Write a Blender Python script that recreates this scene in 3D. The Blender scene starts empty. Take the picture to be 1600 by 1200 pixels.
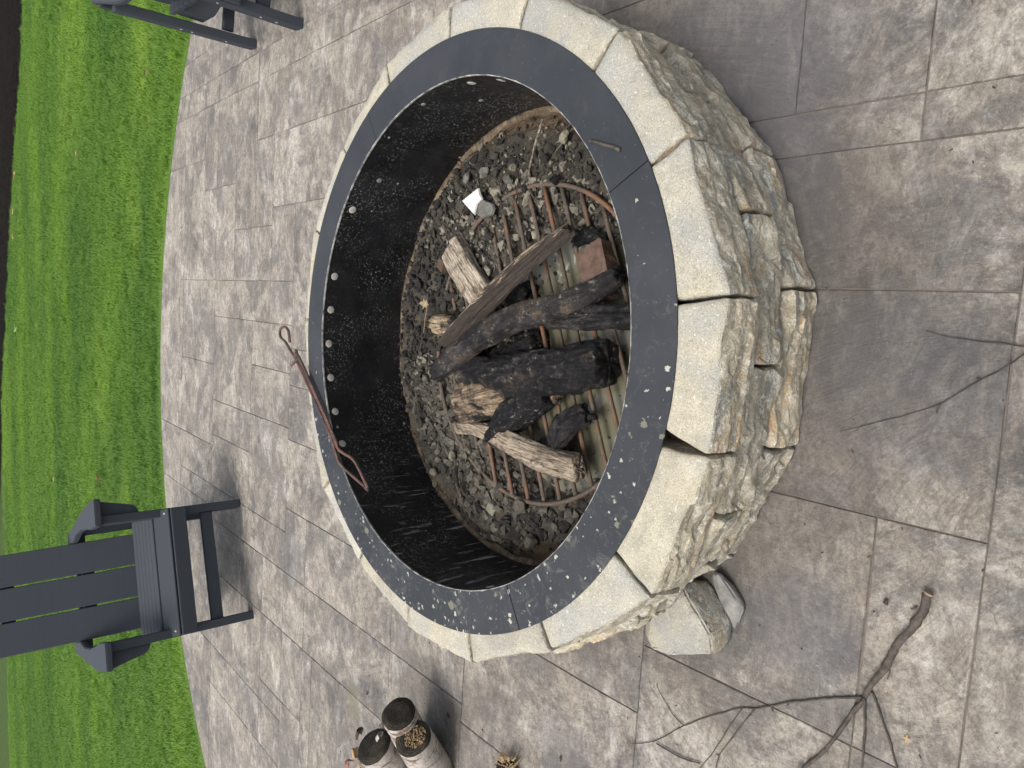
import bpy, bmesh, math, random
import numpy as np
from mathutils import Vector, Matrix, noise as mn
rnd = random.Random(7)
PI = math.pi
R = math.radians
sc = bpy.context.scene
col = sc.collection

# ------------------------------------------------------------------ camera, world, sun, exposure
S = 0.70                        # outer radius of the steel rim
H = 0.45 * S                    # top of the steel rim above the patio
RI = 0.8603 * S                 # inner radius of the rim
FPX = 1109.0
PITCH, ROLL = 0.7198585, -0.02358205
cw = Vector((0, math.cos(PITCH), -math.sin(PITCH)))
cr0 = Vector((1, 0, 0)); cu0 = cr0.cross(cw)
CR = math.cos(ROLL) * cr0 + math.sin(ROLL) * cu0
CU = -math.sin(ROLL) * cr0 + math.cos(ROLL) * cu0
CAM = Vector((-.16762281 * S, -2.01865261 * S, (1.42547513 + .45) * S))
cam_d = bpy.data.cameras.new('camera'); cam = bpy.data.objects.new('camera', cam_d); col.objects.link(cam)
cam_d.sensor_width = 36; cam_d.lens = 36 * FPX / 1600; cam_d.clip_start = .05; cam_d.clip_end = 500
cam.matrix_world = Matrix((( -CU.x, CR.x, -cw.x, CAM.x), (-CU.y, CR.y, -cw.y, CAM.y), (-CU.z, CR.z, -cw.z, CAM.z), (0, 0, 0, 1)))
sc.camera = cam

SUN_EL, SUN_AZ = R(70), R(-115)      # azimuth measured from +Y towards +X
wd = bpy.data.worlds.new('World'); sc.world = wd; wd.use_nodes = True
wn = wd.node_tree.nodes; wl = wd.node_tree.links
bg = wn['Background']
sky = wn.new('ShaderNodeTexSky'); sky.sky_type = 'NISHITA'; sky.sun_disc = False
sky.sun_elevation = SUN_EL; sky.sun_rotation = SUN_AZ; sky.air_density = 1.0; sky.dust_density = 6.0; sky.ozone_density = .4
hs = wn.new('ShaderNodeHueSaturation'); hs.inputs['Saturation'].default_value = .55; wl.new(sky.outputs[0], hs.inputs['Color']); wl.new(hs.outputs[0], bg.inputs[0]); bg.inputs[1].default_value = .138
sd = bpy.data.lights.new('sun', 'SUN'); sd.energy = 1.45; sd.angle = R(26); sd.color = (1, .95, .88)
sun = bpy.data.objects.new('sun', sd); col.objects.link(sun)
sdir = Vector((math.sin(SUN_AZ) * math.cos(SUN_EL), math.cos(SUN_AZ) * math.cos(SUN_EL), math.sin(SUN_EL)))
sun.rotation_euler = (-sdir).to_track_quat('-Z', 'Y').to_euler()
sc.view_settings.view_transform = 'Standard'; sc.view_settings.look = 'None'
sc.view_settings.exposure = 0.58; sc.view_settings.gamma = 1; sc.view_settings.use_curve_mapping = False

def ray(x, y):
    return (CR * (-(y - 600) / FPX) + CU * (-(x - 800) / FPX) + cw)
def at(x, y, z=0.0):            # photograph position -> point of the horizontal plane at height z
    d = ray(x, y); return CAM + d * ((z - CAM.z) / d.z)
def on_cyl(x, y, r):            # photograph position -> far side of the upright cylinder of radius r
    d = ray(x, y); a = d.x**2 + d.y**2; b = 2 * (CAM.x * d.x + CAM.y * d.y); c = CAM.x**2 + CAM.y**2 - r * r
    t = (-b + math.sqrt(max(b * b - 4 * a * c, 0))) / (2 * a); return CAM + d * t

# ------------------------------------------------------------------ node helper
class NT:
    def __init__(s, name, rough=.6, spec=.5):
        s.m = bpy.data.materials.new(name); s.m.use_nodes = True
        s.t = s.m.node_tree; s.n = s.t.nodes; s.b = s.n['Principled BSDF']
        s.b.inputs['Roughness'].default_value = rough; s.b.inputs['Specular IOR Level'].default_value = spec
    def link(s, a, b): s.t.links.new(a, b)
    def set(s, sock, v):
        if v is None: return
        if hasattr(v, 'node'): s.link(v, sock)
        elif isinstance(v, (tuple, list)) and len(v) == 3 and sock.type == 'RGBA': sock.default_value = (*v, 1)
        else: sock.default_value = v
    def obj(s): return s.n.new('ShaderNodeTexCoord').outputs['Object']
    def pos(s): return s.n.new('ShaderNodeNewGeometry').outputs['Position']
    def rand(s): return s.n.new('ShaderNodeObjectInfo').outputs['Random']
    def mapv(s, v, scale=(1, 1, 1), rot=(0, 0, 0), loc=(0, 0, 0)):
        k = s.n.new('ShaderNodeMapping'); s.link(v, k.inputs[0]); k.inputs['Scale'].default_value = scale
        k.inputs['Rotation'].default_value = rot; s.set(k.inputs['Location'], loc); return k.outputs[0]
    def offs(s, v, amt=37.0):       # shift the pattern by the object's random number
        a = s.n.new('ShaderNodeVectorMath'); a.operation = 'MULTIPLY_ADD'
        s.link(s.rand(), a.inputs[0]); a.inputs[1].default_value = (amt, amt * .7, amt * 1.3); s.link(v, a.inputs[2]); return a.outputs[0]
    def noise(s, v, scale, detail=4, rough=.55, dist=0.0, out=0):
        k = s.n.new('ShaderNodeTexNoise'); s.link(v, k.inputs['Vector']); k.inputs['Scale'].default_value = scale
        k.inputs['Detail'].default_value = detail; k.inputs['Roughness'].default_value = rough; k.inputs['Distortion'].default_value = dist
        return k.outputs[out]
    def vor(s, v, scale, feature='F1', rnd_=1.0, out='Distance', metric=None):
        k = s.n.new('ShaderNodeTexVoronoi'); s.link(v, k.inputs['Vector']); k.feature = feature
        k.inputs['Scale'].default_value = scale; k.inputs['Randomness'].default_value = rnd_; return k.outputs[out]
    def wave(s, v, scale, dist=2.0, detail=2.0, ds=1.0, typ='BANDS', direction='X'):
        k = s.n.new('ShaderNodeTexWave'); s.link(v, k.inputs['Vector']); k.wave_type = typ
        k.inputs['Scale'].default_value = scale; k.inputs['Distortion'].default_value = dist; k.inputs['Detail'].default_value = detail
        k.inputs['Detail Scale'].default_value = ds
        if typ == 'BANDS': k.bands_direction = direction
        return k.outputs[1]
    def ramp(s, fac, stops, interp='LINEAR'):
        k = s.n.new('ShaderNodeValToRGB'); k.color_ramp.interpolation = interp; e = k.color_ramp.elements
        while len(e) < len(stops): e.new(.5)
        for q, (p, c) in zip(e, stops):
            q.position = p; q.color = (c, c, c, 1) if not isinstance(c, tuple) else (*c, 1)
        s.link(fac, k.inputs[0]); return k.outputs[0]
    def mix(s, fac, a, b, mode='MIX'):
        k = s.n.new('ShaderNodeMix'); k.data_type = 'RGBA'; k.blend_type = mode
        s.set(k.inputs[0], fac); s.set(k.inputs[6], a); s.set(k.inputs[7], b); return k.outputs[2]
    def math(s, op, a, b=None, clamp=False):
        k = s.n.new('ShaderNodeMath'); k.operation = op; k.use_clamp = clamp
        s.set(k.inputs[0], a)
        if b is not None: s.set(k.inputs[1], b)
        return k.outputs[0]
    def bump(s, h, strength=.5, dist=.01, normal=None):
        k = s.n.new('ShaderNodeBump'); k.inputs['Strength'].default_value = strength; k.inputs['Distance'].default_value = dist
        s.link(h, k.inputs['Height'])
        if normal is not None: s.link(normal, k.inputs['Normal'])
        return k.outputs[0]
    def sep(s, v):
        k = s.n.new('ShaderNodeSeparateXYZ'); s.link(v, k.inputs[0]); return k.outputs
    def blob(s, v, cx, cy, r0, r1):     # 1 inside r0, 0 outside r1 round a ground point
        k = s.n.new('ShaderNodeVectorMath'); k.operation = 'DISTANCE'; s.link(v, k.inputs[0]); k.inputs[1].default_value = (cx, cy, 0)
        m = s.n.new('ShaderNodeMapRange'); m.interpolation_type = 'SMOOTHSTEP'
        s.link(k.outputs['Value'], m.inputs[0]); m.inputs[1].default_value = r0; m.inputs[2].default_value = r1
        m.inputs[3].default_value = 1; m.inputs[4].default_value = 0; return m.outputs[0]
    def out(s, color=None, rough=None, normal=None):
        if color is not None: s.set(s.b.inputs['Base Color'], color)
        if rough is not None: s.set(s.b.inputs['Roughness'], rough)
        if normal is not None: s.link(normal, s.b.inputs['Normal'])
        return s.m

# ------------------------------------------------------------------ materials
def m_patio():
    t = NT('stamped_concrete', .7, .35); P = t.pos()
    V = t.offs(P, .35)
    big = t.noise(V, 2.3, 4, .6, .8)
    st = t.noise(t.mapv(V, (4, 7.5, 1), (0, 0, .13)), 1.0, 7, .72, 1.4)
    mid = t.noise(V, 9, 7, .72, .6)
    fine = t.noise(V, 70, 6, .72)
    c = t.mix(t.ramp(big, [(.32, 0), (.66, 1)]), (.258, .224, .177), (.272, .248, .211))
    c = t.mix(t.ramp(mid, [(.35, 0), (.62, 1)]), c, (.41, .383, .33))
    g = t.math('MULTIPLY', t.ramp(t.noise(V, 3.2, 8, .76, .6), [(.45, 0), (.53, 1)]), t.ramp(st, [(.38, .1), (.54, 1)]))
    c = t.mix(t.math('MULTIPLY', g, .92), c, (.098, .099, .098))
    c = t.mix(t.math('MULTIPLY', t.ramp(t.noise(t.mapv(V, (14, 24, 1), (0, 0, .13)), 1.0, 8, .82, 1.6), [(.47, 0), (.58, 1)]), .65), c, (.15, .13, .115))
    w = t.math('MULTIPLY', t.ramp(st, [(.48, 0), (.64, 1)]), t.ramp(t.noise(V, 5.7, 6, .7), [(.42, 0), (.58, 1)]))
    c = t.mix(t.math('MULTIPLY', w, .62), c, (.57, .54, .495))
    c = t.mix(t.ramp(fine, [(.34, .6), (.5, 0)]), c, (.12, .10, .09))
    fl = t.noise(t.mapv(V, (1, 1.4, 1), (0, 0, .6)), 40, 7, .88, 2.0)
    c = t.mix(t.ramp(fl, [(.58, 0), (.68, .7)]), c, (.62, .59, .55))
    mot = t.noise(V, 26, 9, .9, 1.0)
    c = t.mix(1.0, c, t.ramp(mot, [(.34, (.68, .67, .66)), (.5, (1.0, 1.0, 1.0)), (.64, (1.22, 1.22, 1.22))]), 'MULTIPLY')
    c = t.mix(1.0, c, t.ramp(t.noise(V, 210, 4, .9), [(.36, (.76, .75, .74)), (.5, (1.0, 1.0, 1.0)), (.64, (1.2, 1.2, 1.2))]), 'MULTIPLY')
    # dark marks in the concrete: round the foot of the pit, beside the birch pile
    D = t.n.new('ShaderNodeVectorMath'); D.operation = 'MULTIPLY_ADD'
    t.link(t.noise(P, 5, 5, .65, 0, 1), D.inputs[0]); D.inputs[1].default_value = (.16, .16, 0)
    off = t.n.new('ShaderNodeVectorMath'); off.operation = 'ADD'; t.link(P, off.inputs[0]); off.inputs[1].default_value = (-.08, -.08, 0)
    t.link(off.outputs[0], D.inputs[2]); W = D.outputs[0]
    wet = t.blob(W, .05, -.1, .72, 1.02)  # damp plus contact shade painted into the concrete round the wall foot
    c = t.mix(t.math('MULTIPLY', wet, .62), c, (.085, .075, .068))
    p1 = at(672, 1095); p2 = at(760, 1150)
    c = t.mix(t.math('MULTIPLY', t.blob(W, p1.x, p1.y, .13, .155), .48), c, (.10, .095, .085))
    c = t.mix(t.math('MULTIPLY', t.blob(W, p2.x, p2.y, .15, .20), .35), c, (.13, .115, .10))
    for (x, y, a, b, k) in [(1250, 980, .06, .16, .5), (1180, 300, .08, .25, .35), (1420, 600, .1, .22, .35), (450, 870, .06, .2, .3), (1180, 60, .12, .35, .45), (880, 1180, .05, .14, .4)]:
        q = at(x, y); c = t.mix(t.math('MULTIPLY', t.blob(W, q.x, q.y, a, b), k), c, (.11, .11, .125))
    ol = t.blob(W, at(555, 1100).x, at(555, 1100).y, .03, .09)
    c = t.mix(t.math('MULTIPLY', ol, .4), c, (.22, .21, .12))
    c = t.mix(1.0, c, t.ramp(t.rand(), [(0, .93), (1, 1.03)]), 'MULTIPLY')
    # hand stamped relief: short combed ridges in drifting directions
    rot = t.n.new('ShaderNodeVectorRotate'); rot.rotation_type = 'Z_AXIS'; t.link(V, rot.inputs['Vector'])
    t.link(t.math('MULTIPLY', t.noise(V, .8, 1), 3.2), rot.inputs['Angle'])
    comb = t.noise(t.mapv(rot.outputs[0], (30, 95, 1)), 1.0, 8, .85, .5)
    n = t.bump(t.noise(V, 6, 6, .62), .55, .02)
    c = t.mix(t.ramp(comb, [(.36, .35), (.46, 0)]), c, (.12, .105, .092))
    n = t.bump(comb, .8, .008, n)
    n = t.bump(fine, .5, .0025, n)
    ro = t.ramp(mid, [(.3, .52), (.7, .8)])
    return t.out(c, ro, n)

def m_joint():
    t = NT('patio_joint', .85, .2); P = t.pos()
    return t.out(t.mix(t.noise(P, 60, 4), (.085, .07, .06), (.19, .165, .145)), None, t.bump(t.noise(P, 200, 3), .5, .003))

def m_stone(split):
    t = NT('split_stone_face' if split else 'sawn_stone_top', .85, .25); O = t.obj(); V = t.offs(O, 21)
    gr = t.noise(V, 260, 3, .8); md = t.noise(V, 14, 6, .65, .3); bg_ = t.noise(V, 6, 3, .5)
    if split:
        c = t.mix(t.ramp(md, [(.35, 0), (.65, 1)]), (.36, .325, .25), (.58, .535, .43))
        Vz = t.mapv(V, (1.2, 1.2, 6), (.25, .1, 0))
        c = t.mix(t.ramp(t.noise(Vz, 5, 5, .6, .6), [(.50, 0), (.62, .8)]), c, (.25, .27, .27))
        c = t.mix(t.ramp(t.noise(Vz, 4.3, 4, .6, .9), [(.53, 0), (.66, .75)]), c, (.52, .36, .21))
        c = t.mix(t.ramp(t.noise(V, 42, 7, .85, 1.4), [(.50, 0), (.58, .85)]), c, (.76, .74, .67))
        c = t.mix(t.ramp(t.noise(V, 55, 7, .85, .8), [(.34, .6), (.45, 0)]), c, (.16, .14, .11))
        c = t.mix(t.ramp(gr, [(.3, .5), (.5, 0)]), c, (.1, .09, .075))
        n = t.bump(t.noise(V, 18, 9, .74, .6), 1.0, .016)
        n = t.bump(t.noise(V, 75, 5, .8), .8, .005, n)
        n = t.bump(gr, .45, .003, n)
    else:
        c = t.mix(t.ramp(md, [(.38, 0), (.62, 1)]), (.38, .365, .30), (.52, .495, .41))
        c = t.mix(t.ramp(bg_, [(.42, 0), (.6, .8)]), c, (.36, .37, .365))
        c = t.mix(t.ramp(t.noise(V, 5.1, 4, .6), [(.52, 0), (.7, .7)]), c, (.52, .465, .33))
        c = t.mix(t.ramp(gr, [(.28, .75), (.46, 0)]), c, (.25, .235, .2))
        c = t.mix(t.ramp(t.noise(V, 190, 2, .7), [(.58, 0), (.7, .5)]), c, (.8, .78, .7))
        c = t.mix(t.ramp(t.noise(V, 60, 4, .7), [(.32, .5), (.42, 0)]), c, (.26, .245, .21))
        c = t.mix(t.ramp(t.noise(V, 9, 8, .85, 1.6), [(.55, 0), (.75, .5)]), c, (.29, .275, .24))
        c = t.mix(t.ramp(t.noise(V, 420, 2, .8), [(.36, .6), (.46, 0)]), c, (.16, .15, .13))
        n = t.bump(gr, .8, .004); n = t.bump(t.noise(V, 30, 5, .6), .5, .008, n)
    c = t.mix(1.0, c, t.ramp(t.rand(), [(0, (.80, .81, .82)), (.33, (1.06, 1.03, .95)), (.66, (.9, .9, .88)), (1, (1.08, 1.07, 1.04))]), 'MULTIPLY')
    return t.out(c, None, n)

def m_rim():
    t = NT('painted_steel_rim', .55, .3); P = t.pos(); 
    c = t.mix(t.ramp(t.noise(P, 5, 4), [(.35, 0), (.65, 1)]), (.024, .028, .033), (.035, .039, .045))
    X = t.sep(P)
    # splash marks crowd on the left half of the ring, few on the right
    left = t.n.new('ShaderNodeMapRange'); t.link(X[0], left.inputs[0]); left.inputs[1].default_value = .25; left.inputs[2].default_value = -.62
    left.inputs[3].default_value = 0; left.inputs[4].default_value = 1
    L = left.outputs[0]
    PD = t.mix(.022, P, t.noise(P, 60, 4, .7, 0, 1))
    def spots(scale, size, seed, keep):
        k = t.n.new('ShaderNodeTexVoronoi'); t.link(t.mapv(PD, loc=(seed, seed, 0)), k.inputs['Vector']); k.inputs['Scale'].default_value = scale
        inside = t.math('LESS_THAN', k.outputs['Distance'], t.math('MULTIPLY', t.math('POWER', t.sep(k.outputs['Color'])[1], 1.6), size))
        ch = t.math('LESS_THAN', t.sep(k.outputs['Color'])[0], t.math('MULTIPLY', L, keep))
        return t.math('MULTIPLY', inside, ch)
    c = t.mix(t.math('MULTIPLY', spots(26, .27, 3.1, .9), .7), c, (.19, .185, .135))
    c = t.mix(t.math('MULTIPLY', spots(36, .21, 9.4, .8), .85), c, (.42, .42, .36))
    c = t.mix(t.math('MULTIPLY', spots(64, .3, 5.7, .9), .8), c, (.36, .36, .31))
    c = t.mix(t.ramp(t.vor(P, 95), [(.03, .7), (.06, 0)]), c, (.5, .5, .5))
    c = t.mix(t.math('MULTIPLY', t.ramp(t.noise(P, 30, 8, .85, 1.0), [(.54, 0), (.66, .5)]), t.math('ADD', L, .15)), c, (.19, .185, .165))
    bl = t.math('MULTIPLY', t.ramp(t.noise(P, 13, 6, .7, .4), [(.56, 0), (.6, .8)]), t.blob(P, -.56, .40, .05, .24))
    c = t.mix(bl, c, (.16, .155, .10))
    sm = t.math('MULTIPLY', t.ramp(t.noise(P, 45, 6, .8, 1.0), [(.53, 0), (.66, .8)]), t.blob(P, at(945, 800, H).x, at(945, 800, H).y, .02, .13))
    c = t.mix(sm, c, (.38, .38, .36))
    sm2 = t.math('MULTIPLY', t.ramp(t.noise(P, 60, 6, .8, 1.0), [(.5, 0), (.62, .9)]), t.blob(P, at(850, 940, H).x, at(850, 940, H).y, .02, .1))
    c = t.mix(sm2, c, (.5, .46, .38))
    return t.out(c, t.ramp(t.noise(P, 9, 5), [(.3, .5), (.7, .62)]), t.bump(t.noise(P, 3, 3), .15, .01))

def m_liner():
    t = NT('black_enamel_liner', .32, .5); P = t.pos()
    c = t.mix(t.ramp(t.noise(P, 8, 5), [(.4, 0), (.7, 1)]), (.005, .006, .007), (.011, .012, .014))
    sp = t.vor(t.mix(.03, P, t.noise(P, 90, 4, .8, 0, 1)), 130); keep = t.ramp(t.noise(P, 5, 4), [(.42, .05), (.62, 1)])
    c = t.mix(t.math('MULTIPLY', t.ramp(sp, [(.12, 1), (.24, 0)]), keep), c, (.5, .5, .47))
    st = t.noise(t.mapv(P, (60, 60, 8), (0, .5, 0)), 1, 5, .7, .8)
    side = t.blob(P, -.45, .1, .2, .62)
    c = t.mix(t.math('MULTIPLY', t.ramp(st, [(.58, 0), (.66, .9)]), side), c, (.3, .3, .27))
    c = t.mix(t.ramp(t.noise(P, 24, 7, .8, 1.6), [(.60, 0), (.72, .45)]), c, (.13, .13, .125))
    return t.out(c, t.ramp(t.noise(P, 14, 5), [(.3, .25), (.7, .6)]), t.bump(t.noise(P, 40, 4), .25, .003))

def m_simple(name, c1, c2, scale=20, rough=.6, bump=.3, bd=.004, spec=.4, var=None, local=True):
    t = NT(name, rough, spec); V = t.offs(t.obj(), 13) if local else t.pos()
    c = t.mix(t.ramp(t.noise(V, scale, 6, .65), [(.35, 0), (.65, 1)]), c1, c2)
    if var: c = t.mix(1.0, c, t.ramp(t.rand(), [(0, var[0]), (1, var[1])]), 'MULTIPLY')
    return t.out(c, None, t.bump(t.noise(V, scale * 3, 5), bump, bd))

def m_wood(name, light, dark, mixlo=.4, mixhi=.62, char=0.0, rough=.8, cracks=True, tint=None, bark=None):
    # grain runs along the object's own x axis
    t = NT(name, rough, .3); V0 = t.obj(); V = t.offs(V0, 9)
    g = t.noise(t.mapv(V, (3.2, 26, 26)), 2.2, 6, .7, .7)
    f = t.noise(t.mapv(V, (10, 130, 130)), 1.6, 4, .7)
    c = t.mix(t.ramp(g, [(mixlo, 0), (mixhi, 1)]), dark, light)
    c = t.mix(t.ramp(f, [(.36, .9), (.52, 0)]), c, tuple(k * .3 for k in dark))
    if bark:                      # bark still on one flank, the split face on the other
        yy = t.math('ADD', t.math('MULTIPLY', t.sep(V0)[1], 30.0), t.math('MULTIPLY', t.math('SUBTRACT', g, .5), 2.6))
        c = t.mix(t.ramp(t.math('ADD', yy, .30), [(.47, .95), (.53, 0)]), c, t.mix(t.noise(V, 40, 6, .8), bark, tuple(k * 2.6 for k in bark)))
    if tint: c = t.mix(t.ramp(t.noise(V, 15, 5, .7, .8), [(.52, 0), (.63, .85)]), c, tint)
    if char:
        ch = t.ramp(t.noise(V, 9, 6, .7, .5), [(.62 - char * .4, 1), (.72 - char * .4, 0)])
        c = t.mix(ch, c, (.012, .012, .013))
    c = t.mix(t.ramp(t.noise(V, 95, 5, .85), [(.36, .7), (.44, 0)]), c, tuple(k * .25 for k in dark))
    n = t.bump(g, 1.0, .018); n = t.bump(f, .9, .005, n)
    return t.out(c, None, n)

def m_char(name, ash=.35, brown=.2, base=(.007, .007, .008)):
    t = NT(name, .6, .28); V = t.offs(t.obj(), 9)
    Vx = t.mapv(V, (.4, 1, 1))
    c = t.mix(t.noise(V, 40, 6, .75), base, tuple(k * 2.6 for k in base))
    c = t.mix(t.ramp(t.noise(Vx, 34, 9, .88, .9), [(.60 - ash * .13, 0), (.64 - ash * .12, .85)]), c, (.14, .13, .12))
    c = t.mix(t.ramp(t.noise(Vx, 60, 6, .85, .9), [(.40, .85), (.46, 0)]), c, (.004, .004, .005))
    c = t.mix(t.math('MULTIPLY', t.ramp(t.noise(V, 13, 5, .7, .8), [(.68 - brown * .32, 0), (.72 - brown * .3, .8)]), t.ramp(t.noise(V, 80, 4, .8), [(.35, .2), (.6, 1)])), c, (.15, .11, .075))
    c = t.mix(t.ramp(t.noise(V, 62, 6, .88), [(.585, 0), (.61, .9)]), c, (.46, .43, .36))
    c = t.mix(t.ramp(t.noise(V, 7, 4, .6), [(.45, .75), (.6, 0)]), c, (.006, .006, .008))
    cr = t.vor(t.mapv(t.mix(.15, V, t.noise(V, 26, 5, .7, 0, 1)), (.45, 1, 1)), 48, 'DISTANCE_TO_EDGE')
    c = t.mix(t.math('MULTIPLY', t.ramp(cr, [(.0, .9), (.06, 0)]), t.ramp(t.noise(V, 12, 3), [(.42, 0), (.55, 1)])), c, (.002, .002, .002))
    n = t.bump(t.ramp(cr, [(0, 0), (.12, 1)]), .5, .005); n = t.bump(t.noise(Vx, 60, 8, .8), 1.0, .010, n); n = t.bump(t.noise(V, 220, 4, .8), .8, .003, n)
    return t.out(c, t.ramp(t.noise(V, 45, 5, .7), [(.35, .32), (.65, .8)]), n)

def m_birch():
    t = NT('birch_bark', .75, .3); V = t.offs(t.obj(), 9)
    c = t.mix(t.noise(V, 16, 5, .7), (.24, .205, .175), (.55, .52, .48))
    d = t.noise(t.mapv(V, (55, 9, 9)), 1, 5, .75, .5)
    c = t.mix(t.ramp(d, [(.54, 0), (.60, .9)]), c, (.06, .045, .04))
    c = t.mix(t.ramp(t.noise(V, 19, 5, .7, 1), [(.50, 0), (.60, .85)]), c, (.16, .10, .075))
    return t.out(c, None, t.bump(t.noise(V, 40, 6, .7), .9, .008))

def m_dirt():
    t = NT('sooty_dirt', .8, .35); P = t.pos()
    c = t.mix(t.ramp(t.noise(P, 9, 6, .7), [(.35, 0), (.65, 1)]), (.022, .020, .016), (.085, .076, .058))
    c = t.mix(t.ramp(t.noise(P, 50, 5, .7), [(.35, .7), (.5, 0)]), c, (.02, .018, .016))
    c = t.mix(t.math('SUBTRACT', 1.0, t.blob(P, 0, 0, .525, .56)), c, t.mix(t.noise(P, 14, 5, .7), (.06, .045, .032), (.17, .12, .075)))
    return t.out(c, t.ramp(t.noise(P, 7, 3), [(.35, .35), (.6, .85)]), t.bump(t.noise(P, 60, 8, .7), 1.0, .012))

def m_rubble():
    t = NT('rubble', .82, .3); O = t.obj(); k = t.n.new('ShaderNodeAttribute'); k.attribute_name = 'tone'
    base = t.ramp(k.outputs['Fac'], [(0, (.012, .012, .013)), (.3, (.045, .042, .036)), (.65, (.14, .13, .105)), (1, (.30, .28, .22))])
    c = t.mix(t.ramp(t.noise(O, 70, 6, .7), [(.35, .7), (.6, 0)]), base, (.03, .027, .024))
    return t.out(c, None, t.bump(t.noise(O, 110, 6, .7), .9, .006))

def m_water():
    t = NT('murky_water', .06, .5); P = t.pos()
    c = t.mix(t.ramp(t.noise(P, 12, 5, .6), [(.35, 0), (.7, 1)]), (.11, .105, .072), (.155, .15, .105))
    c = t.mix(t.ramp(t.noise(P, 45, 6, .75), [(.62, 0), (.68, .8)]), c, (.03, .03, .025))
    c = t.mix(t.ramp(t.noise(P, 7.5, 7, .7, .6), [(.61, 0), (.65, .75)]), c, (.34, .37, .33))
    return t.out(c, t.ramp(t.noise(P, 8, 4), [(.4, .04), (.6, .25)]), t.bump(t.noise(P, 20, 3), .04, .003))

def m_rust(name='rusty_steel', a=(.085, .066, .05), b=(.19, .085, .042), lo=.50, hi=.68):
    t = NT(name, .7, .4); V = t.offs(t.obj(), 5)
    c = t.mix(t.ramp(t.noise(V, 9, 6, .7), [(lo, 0), (hi, 1)]), a, b)
    c = t.mix(t.ramp(t.noise(V, 90, 4, .7), [(.55, 0), (.7, .6)]), c, (.19, .17, .155))
    return t.out(c, None, t.bump(t.noise(V, 150, 5, .7), .7, .003))

def m_grass():
    t = NT('grass_blade', .5, .35); P = t.pos()
    r_ = t.rand()
    band = t.noise(t.mapv(P, (.35, 1.15, 1), (0, 0, .25)), 1.0, 3, .5)
    pat = t.noise(P, 2.3, 4, .6)
    c = t.mix(t.ramp(band, [(.38, 0), (.66, 1)]), (.075, .185, .024), (.19, .34, .032))
    c = t.mix(t.ramp(pat, [(.40, 0), (.65, .55)]), c, (.12, .26, .035))
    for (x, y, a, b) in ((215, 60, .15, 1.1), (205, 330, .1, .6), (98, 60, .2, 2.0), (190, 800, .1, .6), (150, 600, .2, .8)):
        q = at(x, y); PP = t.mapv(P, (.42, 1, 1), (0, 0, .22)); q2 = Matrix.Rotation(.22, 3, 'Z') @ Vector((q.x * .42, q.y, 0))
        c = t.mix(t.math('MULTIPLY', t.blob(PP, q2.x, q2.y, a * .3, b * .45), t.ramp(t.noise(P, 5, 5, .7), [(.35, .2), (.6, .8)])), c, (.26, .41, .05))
    c = t.mix(t.ramp(r_, [(.6, 0), (1, .5)]), c, (.15, .24, .045))
    c = t.mix(t.ramp(t.noise(P, 60, 2), [(.62, 0), (.7, .55)]), c, (.22, .30, .09))
    t.b.inputs['Transmission Weight'].default_value = 0
    m = t.out(c)
    tr = t.n.new('ShaderNodeBsdfTranslucent'); t.link(c, tr.inputs[0]); mx = t.n.new('ShaderNodeMixShader'); mx.inputs[0].default_value = .35
    o = t.n['Material Output']; t.link(t.b.outputs[0], mx.inputs[1]); t.link(tr.outputs[0], mx.inputs[2]); t.link(mx.outputs[0], o.inputs[0])
    return m

def m_end():
    t = NT('sawn_end_grain', .85, .2); O = t.obj(); k = t.mapv(O, (.0, 1, 1))
    r_ = t.wave(k, 42, 3.5, 4, 2.0, 'RINGS'); t.n[-1].rings_direction = 'SPHERICAL'
    c = t.mix(r_, (.016, .014, .011), (.062, .054, .040)); c = t.mix(t.ramp(t.noise(t.offs(O, 9), 38, 6, .8), [(.5, 0), (.66, .7)]), c, (.10, .088, .062))
    c = t.mix(t.ramp(t.noise(t.offs(O, 5), 14, 5, .7), [(.42, .8), (.58, 0)]), c, (.012, .011, .009))
    return t.out(c, None, t.bump(t.noise(O, 120, 5, .8), .8, .004))
def m_mulch():
    t = NT('dark_mulch', .95, .05); P = t.pos()
    c = t.mix(t.ramp(t.noise(P, 22, 6, .75), [(.35, 0), (.68, 1)]), (.004, .0035, .003), (.022, .019, .016))
    return t.out(c, None, t.bump(t.noise(P, 30, 6, .7), 1.0, .05))

def m_lumber():
    t = NT('slate_grey_lumber', .7, .12); V = t.offs(t.obj(), 5)
    g = t.noise(t.mapv(V, (4, 160, 160)), 1, 4, .6)
    c = t.mix(g, (.043, .050, .060), (.056, .064, .076))
    return t.out(c, t.ramp(g, [(.3, .66), (.7, .78)]), t.bump(g, .25, .0015))

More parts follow.
